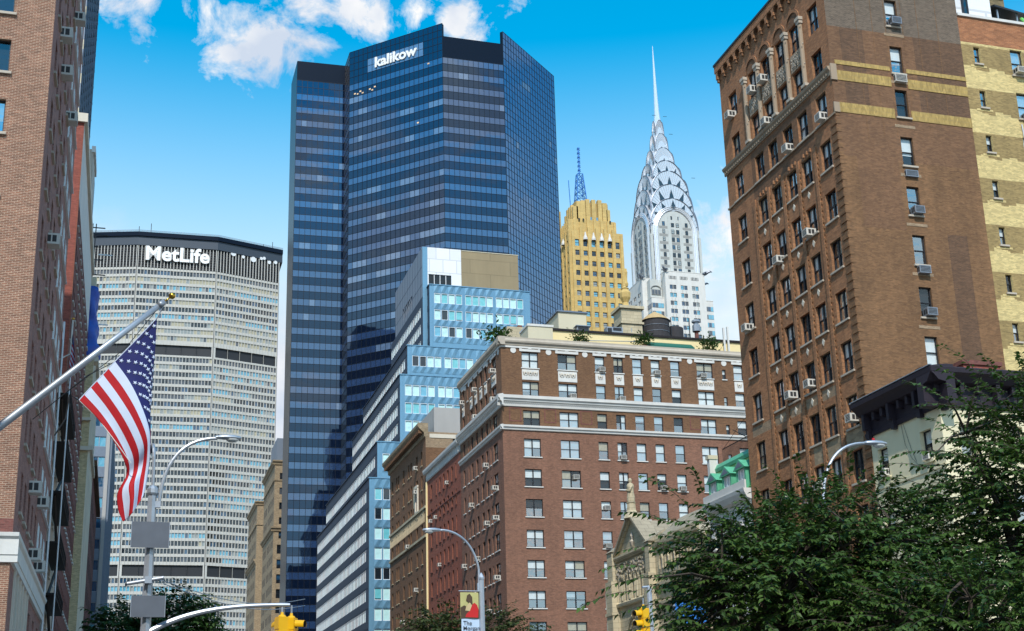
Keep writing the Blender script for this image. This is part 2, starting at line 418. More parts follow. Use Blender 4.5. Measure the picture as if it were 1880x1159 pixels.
# ---- windows: pane mesh (glass, blinds, room) with frame and sill as children
_wc = {}
def window_meshes(w, h, cols, rows, blinds, fr='frame_dark', t=0.06, near=True, glass='glass_dark', mir=0):
    key = (round(w,2), round(h,2), cols, rows, tuple(blinds), fr, t, near, glass, mir)
    if key in _wc: return _wc[key]
    p = MB(); f = MB()
    x0 = -w/2; cw = w/cols
    for i in range(cols):
        a, b = x0+i*cw, x0+(i+1)*cw
        bl = blinds[i % len(blinds)]
        if near:
            p.quad((a,.10,0),(b,.10,0),(b,.10,h),(a,.10,h), 'room_dark')
            if bl[1] > 0: p.quad((a,.06,h*(1-bl[1])),(b,.06,h*(1-bl[1])),(b,.06,h),(a,.06,h), bl[0])
            for r in range(rows):
                y = .02-.03*r/max(1, rows-1)
                p.quad((a,y,h*r/rows),(b,y,h*r/rows),(b,y,h*(r+1)/rows),(a,y,h*(r+1)/rows), 'pane_sky' if mir == 2 or (mir == 1 and r < rows-1) else 'pane')
        else:
            zs = h*(1-bl[1])
            if bl[1] < 1: p.quad((a,0,0),(b,0,0),(b,0,zs),(a,0,zs), glass)
            if bl[1] > 0: p.quad((a,0,zs),(b,0,zs),(b,0,h),(a,0,h), bl[0])
    y0, y1 = -.05, .03
    f.box(-w/2, -w/2+t, y0, y1, 0, h, fr); f.box(w/2-t, w/2, y0, y1, 0, h, fr)
    f.box(-w/2+t, w/2-t, y0, y1, 0, t, fr); f.box(-w/2+t, w/2-t, y0, y1, h-t, h, fr)
    for i in range(1, cols): f.box(x0+i*cw-t*.9, x0+i*cw+t*.9, y0-.01, y1, t, h-t, fr)
    for i in range(cols):
        for r in range(1, rows): f.box(x0+i*cw+t*.6, x0+(i+1)*cw-t*.6, y0+.005, y1, h*r/rows-t*.45, h*r/rows+t*.45, fr)
    _wc[key] = (p.mesh('window'), f.mesh('frame')); return _wc[key]
_sc = {}
def sill_mesh(w, mat, hh=0.12, out=0.12, dep=0.2):
    k = (round(w,2), mat, hh, out, dep)
    if k not in _sc:
        b = MB(); b.box(-w/2-.12, w/2+.12, -dep-out, -dep+.02, -hh, 0, mat); _sc[k] = b.mesh('sill')
    return _sc[k]
def rblind(weights):
    r = random.random()*sum(x[2] for x in weights)
    for mname, fr, wt in weights:
        r -= wt
        if r <= 0: return (mname, fr)
    return weights[-1][:2]
APT = [('blind',0,1.6),('blind',.35,1.2),('blind',.5,4),('blind',.62,1),('blind',1,3),('curtain',1,.9),('curtain',.5,.8)]
def place_window(root, M, u, z, depth, w, h, cols=1, rows=2, wts=APT, fr='frame_dark', t=.06, near=True, sill='stone_cream', glass='glass_dark', name='window', same=False):
    b = [rblind(wts)]
    if cols > 1 and not same: b += [rblind(wts) if random.random() < .5 else b[0] for _ in range(cols-1)]
    pm, fm = window_meshes(w, h, cols, rows, b, fr, t, near, glass, random.choice((0, 0, 1, 1, 1, 2, 2)) if near else 0)
    o = link(name, pm, root, None, M @ Matrix.Translation((u, depth, z)))
    link('frame', fm, o, None, M @ Matrix.Translation((u, depth, z)))
    if sill: link('sill', sill_mesh(w, sill, dep=depth), o, None, M @ Matrix.Translation((u, depth, z)))
    return o
_ac = {}
def ac_mesh(w, h, d, mat='ac_beige'):
    k = (w, h, d, mat)
    if k in _ac: return _ac[k]
    b = MB(); t = .035
    b.box(-w/2, w/2, -d+.02, 0, 0, h, mat)
    b.box(-w/2, -w/2+t, -d, -d+.02, 0, h, mat); b.box(w/2-t, w/2, -d, -d+.02, 0, h, mat)
    b.box(-w/2+t, w/2-t, -d, -d+.02, 0, t, mat); b.box(-w/2+t, w/2-t, -d, -d+.02, h-t, h, mat)
    b.quad((-w/2+t,-d+.018,t),(w/2-t,-d+.018,t),(w/2-t,-d+.018,h-t),(-w/2+t,-d+.018,h-t),'ac_dark')
    for i in range(5):
        z = t+(h-2*t)*(i+.5)/5; b.box(-w/2+t, w/2-t, -d+.004, -d+.016, z-.012, z+.012, mat)
    for sx in (-1, 1):
        for q in range(2):
            y0 = -d*.8+q*d*.34
            b.box(sx*w/2-.004, sx*w/2+.004, y0, y0+d*.26, h*.2, h*.82, 'ac_dark')
    _ac[k] = b.mesh('air_conditioner'); return _ac[k]
def place_ac(root, M, u, z, depth=.2, w=.66, h=.42, d=.62, mat='ac_beige'):
    return link('air_conditioner', ac_mesh(w, h, d, mat), root, None, M @ Matrix.Translation((u, depth-.06, z)))
def text_mesh(body, size, ext, off, mat, shear=0.0, sx=1.0, name='lettering', space=1.0):
    cu = bpy.data.curves.new('txt', 'FONT'); cu.body = body; cu.size = size; cu.extrude = ext; cu.offset = off; cu.shear = shear; cu.space_character = space
    cu.align_x = 'CENTER'; cu.align_y = 'CENTER'; cu.resolution_u = 4
    to = bpy.data.objects.new('txt', cu); COL.objects.link(to)
    dg = bpy.context.evaluated_depsgraph_get(); dg.update()
    me = bpy.data.meshes.new_from_object(to.evaluated_get(dg)); me.name = name
    bpy.data.objects.remove(to)
    me.materials.clear(); me.materials.append(MATS[mat])
    me.transform(Matrix.Rotation(pi/2, 4, 'X') @ Matrix.Diagonal((sx, 1, 1, 1)))
    return me

# ------------------------------------------------------------------ ground, road, pavements
def sheet(name, x0, x1, y0, y1, z, mat):
    b = MB(); b.quad((x0,y0,z),(x1,y0,z),(x1,y1,z),(x0,y1,z), mat); return struct(b.build(name))
sheet('ground', -6000, 6000, -6000, 6000, 0, 'earth')
sheet('road', 0.9, 36.5, -300, 570, .004, 'asphalt')
for nm, x0, x1 in (('pavement', -4.4, 0.9), ('pavement', 36.5, 41.9), ('pavement', 9.5, 20.5)):
    b = MB(); b.box(x0, x1, -300, 570, .002, .14, 'pavement'); struct(b.build(nm))
b = MB()
for k in range(-20, 60):
    for x in (3.8, 6.7, 23.5, 26.5, 30): b.quad((x,k*9,.008),(x+.12,k*9,.008),(x+.12,k*9+3,.008),(x,k*9+3,.008),'road_paint')
struct(b.build('road_markings'))

def body(mb, x0, x1, y0, y1, z1, mat, w=.42, s=.42, e=0, n=0, roof='roofing'):
    """solid core behind the facades, with its roof"""
    mb.box(x0+w, x1-e, y0+s, y1-n, 0.05, z1-.02, mat)
    mb.box(x0+w+.05, x1-e-.05, y0+s+.05, y1-n-.05, z1-.02, z1+.02, roof)
def windows(root, M, specs, depth, near=True, cap=100, wts=APT, **kw):
    """specs: (u, z, w, h, cols, rows)"""
    for sp in specs:
        place_window(root, M, sp[0], sp[1], depth, sp[2], sp[3], sp[4], sp[5], wts=wts, near=near, **kw)
def ops_of(specs): return [(s[0]-s[2]/2, s[0]+s[2]/2, s[1], s[1]+s[3]) for s in specs]

# ------------------------------------------------------------------ brick apartment house on the right
def right_house():
    X, Y0, Y1, HT = 42.0, 66.0, 81.65, 53.1
    root = thing('apartment_house', 'tall orange brown brick apartment house with arched top windows and two gold stripes', 'building', (X, Y0, 0))
    M = FW(X, Y1)
    cols = [1.9, 5.2, 7.25, 9.45, 11.5, 14.03]; wd = 1.3
    tops = [49.72, 46.25, 43.05, 39.68, 36.2, 32.82, 29.4, 26.07, 22.6, 19.2, 15.8, 12.4, 9.0]
    specs = []
    for r, t in enumerate(tops):
        for c, u in enumerate(cols):
            h = 2.0 if r not in (0,) else 2.02
            if r == 1 and 0 < c < 5: h = 1.85
            specs.append((u, t-h, wd, h, 2, 2))
    D = .24
    mb = MB(M)
    def mf(u, z):
        if 23.1 < z < 23.75 and u > .9 and u < 12.9: return 'brick_tan_band'
        if 40.0 < z < 43.6 and 4.0 < u < 12.8: return 'brick_brown_mid'
        if 19.3 < z < 20.5 and 9 < u < 15: return 'brick_tan'
        return 'brick_orange'
    wall(mb, Y1-Y0, 0, HT-.6, ops_of(specs), D, 'brick_orange', cu=(.9, 4.0, 9, 12.8, 12.9, 15), cz=(23.1, 23.75, 19.3, 20.5, 40.0, 43.6), matf=mf)
    # flat pilasters between the middle bays, with toothed edges
    for u in (4.05, 6.2, 8.35, 10.45, 12.75):
        mb.box(u-.17, u+.17, -.10, .03, 0, 39.9, 'brick_orange')
        z = 8.0
        while z < 39.5:
            mb.box(u-.26, u-.17, -.07, .03, z, z+.2, 'brick_brown'); mb.box(u+.17, u+.26, -.07, .03, z, z+.2, 'brick_brown'); z += .42
    # toothed corner quoins
    z = 1.0
    while z < 40.4:
        mb.box(15.0, 15.652, -.06, .03, z, z+.32, 'brick_brown'); z += .56
    for r in range(3, 8):                       # little diamonds in the spandrels
        for u in cols[1:5]:
            zc = (tops[r]-2.0+tops[r+1])/2+.1
            a = [(u,-.05,zc-.26),(u+.16,-.05,zc),(u,-.05,zc+.26),(u-.16,-.05,zc)]
            mb.add(a+[(p[0],.02,p[2]) for p in a], [(0,1,2,3),(0,4,5,1),(1,5,6,2),(2,6,7,3),(3,7,4,0)], 'stone_cream')
    for u in cols[1:5]:                         # three small blind arches over the fourth row
        for k in (-.45, 0, .45):
            mb.box(u+k-.13, u+k+.13, -.012, .03, 39.95, 40.25, 'brick_brown_dark')
            mb.add([(u+k+.13*cos(pi*i/8), -.012, 40.25+.13*sin(pi*i/8)) for i in range(9)], [tuple(range(9))], 'brick_brown_dark')
            mb.box(u+k+.16, u+k+.29, -.10, .03, 39.85, 40.1, 'brick_orange')
    wl = mb.build('wall', root)
    # south flank: plain brick with paler and darker patches
    M2 = FS(X, Y0)
    sw = [(5.0, z, .9, h, 1, 2) for z, h in ((47.9,2.0),(44.4,2.0),(41.2,2.0),(37.75,2.05),(34.3,2.0),(30.95,2.0),(27.45,2.0),(24.2,2.0))]
    mb = MB(M2)
    def mf2(u, z):
        if z > 47.3: return 'brick_greyish'
        if 7.15 < u < 8.6 and 24.5 < z < 33.2: return 'brick_brown_dark'
        if z > 41.4 and (u < 2.6 and u > .9 or u > 6.4): return 'brick_brown_dark'
        if z > 33.2: return 'brick_brown_mid' if 1.2 < u < 4.2 or z > 38 else 'brick_brown'
        return 'brick_brown'
    wall(mb, 10.15, 0, HT+.3, ops_of(sw), .2, 'brick_brown', cu=(.9,1.2,2.6,4.2,6.4,7.15,8.6), cz=(47.3,24.5,33.2,41.4,38), matf=mf2)
    for u in (2.2, 3.4, 4.4, 5.7, 6.9, 8.4):
        mb.box(u, u+.035, -.01, .01, 38.5+u*.3, 53, 'brick_brown')
    for s in sw:
        mb.box(s[0]-.75, s[0]+.75, -.02, .02, s[1]-.75, s[1]-.55, 'brick_tan_band')
    z = 1.0
    while z < 41.0:                              # quoin bricks return round the corner
        mb.box(-.02, .28, -.02, .02, z, z+.32, 'brick_brown'); z += .56
    mb.build('side_wall', root)
    g = MB(M2)
    for (a, c, d) in ((.3, 43.35, 44.05), (.3, 44.5, 44.8), (.3, 41.05, 41.75)):
        g.box(a, 4.35, -.035, .02, c, d, 'brick_gold'); g.box(5.6, 10.15, -.035, .02, c, d, 'brick_gold')
    g.build('gold_stripe', root)
    st = MB(M2); st.box(-.1, .34, -.10, .02, 43.3, 44.45, 'stone_tan'); st.build('corner_stone', root)
    st = MB(M2); st.box(-.1, .3, -.08, .02, 41.0, 41.7, 'stone_tan'); st.build('corner_stone', root)
    b = MB(); body(b, X, 52.15, Y0, Y1, HT-.6, 'brick_brown', w=.4, s=.4); b.box(X, 52.15, Y0, Y0+.45, HT-.65, HT+.28, 'brick_brown'); b.build('core', root)
    # parapet with corbel table
    pb = MB(M)
    pb.box(-.15, 15.65, -.30, .4, 52.35, 52.95, 'brick_orange'); pb.box(-.2, 15.65, -.36, .45, 52.95, 53.12, 'metal_dark')
    n = 15; pit = 15.4/n
    for i in range(n+1):
        u = .12+i*pit
        pb.box(u-.12, u+.12, -.28, .0, 51.75, 52.35, 'brick_orange'); pb.box(u-.09, u+.09, -.2, .0, 51.5, 51.75, 'brick_brown_mid')
        if i < n:
            c = u+pit/2; rr = pit/2-.12
            vs = []; 
            arc = [(c+rr*cos(pi*k/8), 51.98+rr*sin(pi*k/8)) for k in range(9)]
            for k in range(8):
                (a0, b0), (a1, b1) = arc[k], arc[k+1]
                pb.quad((a0,-.28,b0),(a0,-.28,52.36),(a1,-.28,52.36),(a1,-.28,b1),'brick_orange')
                pb.quad((a0,-.28,b0),(a1,-.28,b1),(a1,0,b1),(a0,0,b0),'brick_brown_dark')
    pb.build('parapet', root)
    # cornice belt with dentils, lower stone course
    cb = MB(M)
    cb.extr([(0,43.68),(-.10,43.68),(-.12,43.95),(-.26,44.1),(-.30,44.25),(0,44.34)], -.15, 15.66, 'stone_tan')
    u = 0
    while u < 15.5: cb.box(u, u+.15, -.20, -.1, 43.76, 43.96, 'stone_tan'); u += .31
    cb.build('cornice', root)
    cb = MB(M); cb.box(-.05, 15.66, -.10, .02, 40.90, 41.03, 'stone_tan'); cb.build('string_course', root)
    # four two-storey arched bays
    ar = MB(M)
    for u in cols[1:5]:
        n = 14; rr = .78
        arc = [(u+rr*cos(pi*k/n), 49.78+rr*1.08*sin(pi*k/n)) for k in range(n+1)]
        ou = [(u+(rr+.22)*cos(pi*k/n), 49.78+(rr*1.08+.22)*sin(pi*k/n)) for k in range(n+1)]
        ar.add([(a,-.012,b) for a, b in arc], [tuple(range(n+1))], 'brick_brown_mid')
        for k in range(n):
            ar.quad((arc[k][0],-.09,arc[k][1]),(ou[k][0],-.09,ou[k][1]),(ou[k+1][0],-.09,ou[k+1][1]),(arc[k+1][0],-.09,arc[k+1][1]),'brick_orange')
            ar.quad((arc[k][0],-.09,arc[k][1]),(arc[k+1][0],-.09,arc[k+1][1]),(arc[k+1][0],0,arc[k+1][1]),(arc[k][0],0,arc[k][1]),'brick_brown_dark')
            ar.quad((ou[k][0],-.09,ou[k][1]),(ou[k][0],0,ou[k][1]),(ou[k+1][0],0,ou[k+1][1]),(ou[k+1][0],-.09,ou[k+1][1]),'brick_orange')
    ar.build('arch', root)
    for u in (4.15, 6.22, 8.34, 10.47, 12.55):
        c = MB(M); c.tube([(u,-.10,44.55),(u,-.10,49.2)], .17, 10, 'stone_tan')
        for k in range(9): c.tube([(u+.2*cos(k*2.1),-.10-.1*abs(sin(k*2.1)),44.6+k*.5),(u+.2*cos(k*2.1+2),-.2,44.9+k*.5)], .04, 4, 'stone_grey')
        c.box(u-.27, u+.27, -.34, .0, 49.42, 49.66, 'stone_grey'); c.box(u-.22, u+.22, -.28, 0, 49.18, 49.42, 'stone_grey'); c.box(u-.27, u+.27, -.3, 0, 44.42, 44.62, 'stone_grey')
        c.build('column', root)
    for u in cols[1:5]:
        p = MB(M); p.box(u-.72, u+.72, -.05, .02, 46.35, 47.62, 'stone_tan')
        rnd = random.Random(3)
        for _ in range(70):
            a = u+rnd.uniform(-.6,.6); z = rnd.uniform(46.55,47.4); p.box(a-.05, a+.05, -.10, -.04, z-.04, z+.05, 'stone_grey')
        p.build('carved_panel', root)
    RW = [('blind',0,4),('blind',.5,3),('curtain',.55,1.5),('blind',1,1),('curtain',1,1)]
    k = 0
    for s in specs:
        place_window(root, M, s[0], s[1], D, s[2], s[3], 2, 2, wts=RW, t=.075, sill=('stone_grey' if s[1] < 45 else None)); k += 1
    for s in sw:
        place_window(root, M2, s[0], s[1], .2, s[2], s[3], 1, 2, wts=[('blind',0,2),('blind',.6,2),('blind',1,2)], sill='stone_grey')
    for (c, r, dz) in ((0,0,-.1),(1,0,0),(2,0,.0),(2,1,.1),(5,2,-.05),(3,2,-.05),(0,5,-.1),(4,4,-.1),(2,4,-.35),(3,7,.2),(2,7,.15),(5,8,.2),(3,9,.35),(1,9,.3),(4,11,.2)):
        place_ac(root, M, cols[c]+(.22 if c % 2 else -.2), tops[r]-2.0+dz+.05, D, .62, .5, .72)
    for i in (0, 4, 6): place_ac(root, M2, 5.0+.1, sw[i][1]+.05, .2, .7, .5, .55, 'metal_grey')
    place_ac(root, M2, 5.0, 43.7, .1, .85, .55, .3); place_ac(root, M2, 5.0, 36.95, .1, .9, .45, .22, 'metal_grey'); place_ac(root, M2, 5.0, 30.3, .12, .8, .5, .4, 'metal_grey')
    ch = MB(); ch.box(43.2, 44.4, 74.2, 75.4, 52.4, 54.7, 'brick_maroon'); ch.build('chimney', root)
right_house()

# ------------------------------------------------------------------ yellow painted brick building behind it
def yellow_house():
    root = thing('apartment_house', 'yellow and ochre banded brick building with small windows under a rust brick parapet', 'building', (52.2, 66, 0))
    M = FS(52.2, 66.08)
    small = [(1.2, z, .48, 1.25, 1, 2) for z in [46.05-3.29*i for i in range(11)]]
    big = [(4.35, z, .95, 1.95, 1, 2) for z in [45.55-3.29*i for i in range(11)]]
    mb = MB(M)
    def mf(u, z):
        if z > 47.6: return 'brick_rust'
        f = (47.62-z) % 3.29
        return 'brick_ochre' if .2 < f < 1.95 + .18*sin(u*3+z*2) else 'brick_yellow'
    cz = [47.6]
    for i in range(12):
        for q in (.2, 1.8, 1.9, 2.0, 2.1): cz.append(47.62-3.29*i-q)
    wall(mb, 8.6, 0, 49.55, ops_of(small+big), .22, 'brick_yellow', cz=cz, cu=[.4, .8, 1.6, 2.0, 2.6, 3.2, 3.7, 5.0], matf=mf)
    for s in small: mb.box(s[0]-.62, s[0]+.62, -.02, .02, s[1]-.28, s[1]-.13, 'brick_yellow')
    mb.build('wall', root)
    windows(root, M, small, .2, wts=[('blind',0,2),('blind',.5,1)], sill='stone_grey', t=.05)
    windows(root, M, big, .2, wts=[('blind',1,2),('blind',.5,1)], sill='stone_grey')
    place_ac(root, M, 4.3, big[0][1]+.05, .2); place_ac(root, M, 4.4, big[1][1]-.1, .2, mat='metal_grey')
    b = MB(); body(b, 52.2, 60.8, 66.08, 75.6, 49.5, 'brick_ochre', w=0); b.build('core', root)
    c = MB(M); c.box(0, 8.6, -.12, .5, 49.55, 49.75, 'stone_white'); c.build('coping', root)
    p = MB(M); p.tube([(3.9,-.08,41.8),(4.05,-.08,38.5),(4.0,-.08,10)], .04, 6, 'galvanised'); p.build('drainpipe', root)
    r2 = thing('rooftop_cabin', 'pale blue white rooftop cabin at the top edge above the rust brick parapet', 'roof cabin', (53.8, 67.4, 49.55))
    m2 = MB(); m2.box(52.5, 55.95, 67.2, 70.5, 49.6, 53.6, 'panel_white'); m2.box(52.3, 56.1, 67.0, 70.7, 53.6, 53.85, 'panel_blue')
    m2.box(53.55, 53.7, 67.12, 67.25, 49.6, 53.55, 'frame_dark'); m2.box(53.95, 54.07, 67.12, 67.25, 49.6, 53.55, 'frame_dark'); m2.build('cabin_wall', r2)
    d = MB(); d.box(53.7, 53.95, 67.15, 67.3, 49.75, 53.4, 'glass_dark'); d.build('window', r2)
    t = thing('brick_building', 'olive tan brick building rising at the upper right corner behind the yellow one', 'building', (58.2, 71.5, 0))
    M3 = FS(56.4, 71.5); sp = [(u, z, 1.1, 1.8, 1, 2) for u in (1.6, 3.6) for z in (52.5, 55.6)]
    q = MB(M3); wall(q, 4.4, 0, 58.2, ops_of(sp), .25, 'brick_olive'); q.build('wall', t)
    windows(t, M3, sp, .25, sill='stone_grey'); q = MB(); body(q, 56.4, 60.8, 71.5, 75.5, 58.2, 'brick_olive', w=0); q.box(57.6, 59.4, 70.6, 71.5, 53.4, 53.7, 'brick_brown_dark'); q.build('core', t)
    u = thing('roof_shelter', 'dark lean-to canopy on the roof edge at upper right', 'shelter', (57.4, 69.5, 49.6))
    q = MB(); q.add([(57.0,68.0,52.2),(60.5,68.0,51.7),(60.5,71,53.0),(57.0,71,53.2),(57.0,68.0,52.35),(60.5,68,51.85),(60.5,71,53.15),(57,71,53.35)], [(0,3,2,1),(4,5,6,7),(0,1,5,4),(1,2,6,5),(2,3,7,6),(3,0,4,7)], 'metal_dark'); q.build('canopy', u)
    for x in (57.3, 58.9, 60.3):
        q = MB(); q.box(x, x+.09, 68.2, 68.29, 49.6, 52.1, 'galvanised'); q.build('post', u)
    g = thing('play_slide', 'green and yellow plastic play slide on the roof edge at upper right', 'slide', (59.2, 67.8, 49.6))
    q = MB()
    for k in range(3): q.tube([(58.9+k*.42,67.5,49.7),(59.0+k*.42,67.6,51.0),(59.3+k*.42,68.2,51.6)], .14, 8, 'play_green' if k != 1 else 'play_yellow')
    q.build('chute', g); q = MB(); q.box(59.9, 60.8, 67.7, 68.5, 49.6, 51.3, 'play_green'); q.build('tower', g)
yellow_house()

# ------------------------------------------------------------------ low white stucco house with plum cornice, chimney beside it
def white_house():
    X, Y0, Y1 = 42.0, 58.95, 66.0
    root = thing('stucco_house', 'low cream stucco house with heavy dark plum bracketed cornice behind the foreground trees', 'building', (X, Y0, 0))
    M = FW(X, Y1-.03); M2 = FS(X, Y0)
    zs = (17.0, 13.3, 9.6)
    sp = [(u, z-.1, 1.05, 1.75, 1, 2) for z in zs for u in (1.1, 5.45)]
    sp2 = [(u, z-.1, 1.05, 1.75, 1, 2) for z in zs for u in (1.6, 4.6, 7.6)]
    mb = MB(M); wall(mb, Y1-Y0-.03, 0, 20.2, ops_of(sp), .3, 'stucco_cream'); mb.box(0, 7.0, -.06, .02, 16.3, 16.45, 'stucco_cream'); mb.build('wall', root)
    mb = MB(M2); wall(mb, 16, 0, 20.2, ops_of(sp2), .3, 'stucco_cream'); mb.build('side_wall', root)
    windows(root, M, sp, .3, wts=[('curtain',.9,2),('blind',.4,1)], fr='frame_dark', sill='stucco_cream')
    windows(root, M2, sp2, .3, wts=[('curtain',.9,2),('blind',.4,1)], sill='stucco_cream')
    for s in sp[:2]: place_ac(root, M, s[0]+.1, s[1]+.05, .3, .6, .42, .5)
    b = MB(); body(b, X, 58, Y0, Y1-.05, 20.2, 'stucco_cream'); b.build('core', root)
    prof = [(0,19.55),(-.12,19.55),(-.15,19.8),(-.05,19.85),(-.05,20.75),(-.5,20.85),(-.75,21.15),(-.95,21.3),(-.98,21.55),(-.9,21.62),(0,21.75),(.5,21.75),(.5,19.55)]
    for nm, MM, a, e in (('cornice', M, -.35, 7.95), ('cornice', M2, -.94, 16)):
        c = MB(MM); c.extr([(p[0]*1.0, p[1]) for p in prof], a, e, 'cornice_plum')
        n = 9 if nm and MM is M else 14
        for i in range(n):
            u = .2+i*(7.0/8 if MM is M else 1.1)
            big = i % 3 == 0
            c.box(u-.12, u+.12, -.55 if big else -.4, -.04, 19.9 if big else 20.35, 20.84, 'cornice_plum')
            if big: c.box(u-.15, u+.15, -.32, -.04, 19.35, 19.95, 'cornice_plum')
        c.build(nm, root)
    e = MB(M); e.box(-.38, 7.98, -1.0, -.86, 21.63, 21.68, 'galvanised'); e.build('gutter', root)
    cb = MB(M)
    cb.tube([(3.3,-.04,19.5),(3.5,-.05,18.3),(4.0,-.05,17.4),(4.5,-.04,16.9)], .012, 4, 'metal_dark'); cb.tube([(3.5,-.04,19.5),(4.0,-.05,18.0),(4.4,-.04,17.1)], .012, 4, 'metal_dark')
    cb.build('cable', root)
    t = thing('brick_chimney', 'square red brick chimney with stepped cap behind the dark cornice at far right', 'chimney', (47.0, 61.5, 20))
    c = MB(); c.box(46.3, 48.6, 62.2, 63.4, 20.15, 23.0, 'brick_wine'); c.build('stack', t)
    c = MB(); c.box(46.2, 48.7, 62.1, 63.5, 23.0, 23.2, 'brick_wine'); c.box(46.1, 48.8, 62.0, 63.6, 23.2, 23.45, 'brick_maroon'); c.build('cap', t)
white_house()

# ------------------------------------------------------------------ green mansard house
def green_house():
    X, Y0, Y1 = 42.0, 81.8, 88.75
    root = thing('mansard_house', 'narrow house with green copper mansard roof and gabled dormers beside the tall brick block', 'house', (X, Y0, 0))
    M = FW(X, Y1)
    W = Y1-Y0
    sp = [(u, z, 1.1, 1.9, 1, 2) for u in (1.2, 3.5, 5.8) for z in (16.2, 12.6, 9.0)]
    mb = MB(M); wall(mb, W, 0, 19.3, ops_of(sp), .25, 'stone_white'); mb.build('wall', root)
    windows(root, M, sp, .25)
    b = MB(); body(b, X, 56, Y0, Y1, 19.3, 'stone_grey', s=0); b.build('core', root)
    c = MB(M); c.extr([(0,19.0),(-.3,19.1),(-.5,19.5),(-.55,19.75),(.4,19.75),(.4,19.0)], -.05, W-.02, 'stone_white'); c.box(-.05, W-.02, -.42, -.3, 19.75, 20.35, 'stone_white'); c.build('balustrade', root)
    r = MB(M); r.add([(0,.05,19.7),(W-.03,.05,19.7),(W-.03,1.25,22.5),(0,1.25,22.5),(0,8,22.5),(W-.03,8,22.5),(0,8,19.7),(W-.03,8,19.7)], [(0,1,2,3),(3,2,5,4),(0,3,4,6),(1,7,5,2)], 'rooftile_green')
    z = 19.9
    while z < 22.3:
        y = .05+1.2*(z-19.7)/2.8; r.box(0, W-.04, y-.05, y+.06, z, z+.05, 'copper_lime'); z += .22
    r.build('roof', root)
    r = MB(M); r.extr([(1.1,22.3),(.75,22.35),(.7,22.6),(.9,22.95),(1.4,22.95),(1.4,22.3)], -.02, W-.03, 'copper_green'); r.box(0, W-.04, .82, .95, 22.15, 22.32, 'copper_lime'); r.build('roof_cornice', root)
    for u in (1.05, 3.4, 5.75):
        d = MB(M); d.box(u-.75, u-.55, -.06, 1.2, 19.75, 21.35, 'copper_green'); d.box(u+.55, u+.75, -.06, 1.2, 19.75, 21.35, 'copper_green')
        d.add([(u-.95,-.2,21.35),(u+.95,-.2,21.35),(u,-.2,22.05),(u-.95,1.3,21.35),(u+.95,1.3,21.35),(u,1.3,22.05)], [(0,1,2),(0,2,5,3),(1,4,5,2),(0,3,4,1)], 'copper_green')
        d.add([(u-.6,-.215,21.45),(u+.6,-.215,21.45),(u,-.215,21.88)], [(0,1,2)], 'panel_grey')
        o = d.build('dormer', root)
        pm, fm = window_meshes(1.1, 1.55, 2, 2, [('blind',.5)], 'frame_white', .06)
        wo = link('window', pm, o, None, M @ Matrix.Translation((u, .05, 19.78))); link('frame', fm, wo, None, M @ Matrix.Translation((u, .05, 19.78)))
    f = MB(M)
    f.box(.3, W-.1, 1.3, 1.34, 24.1, 24.16, 'ironwork')
    for i in range(34): f.box(.3+i*.19, .32+i*.19, 1.3, 1.33, 22.9, 24.1, 'ironwork')
    f.tube([(2.2,1.35,25.2),(4.6,1.35,24.0),(5.5,1.35,22.9)], .03, 4, 'ironwork'); f.tube([(.3,1.35,24.1),(3.4,1.35,25.3),(6.8,1.35,26.2)], .02, 4, 'ironwork')
    f.build('roof_railing', root)
    q = MB(M); q.box(-.42, -.02, .3, .9, 12, 23.4, 'stone_white'); q.box(-.5, .04, .2, 1.0, 23.4, 23.7, 'stucco_beige'); q.build('party_wall', root)
green_house()

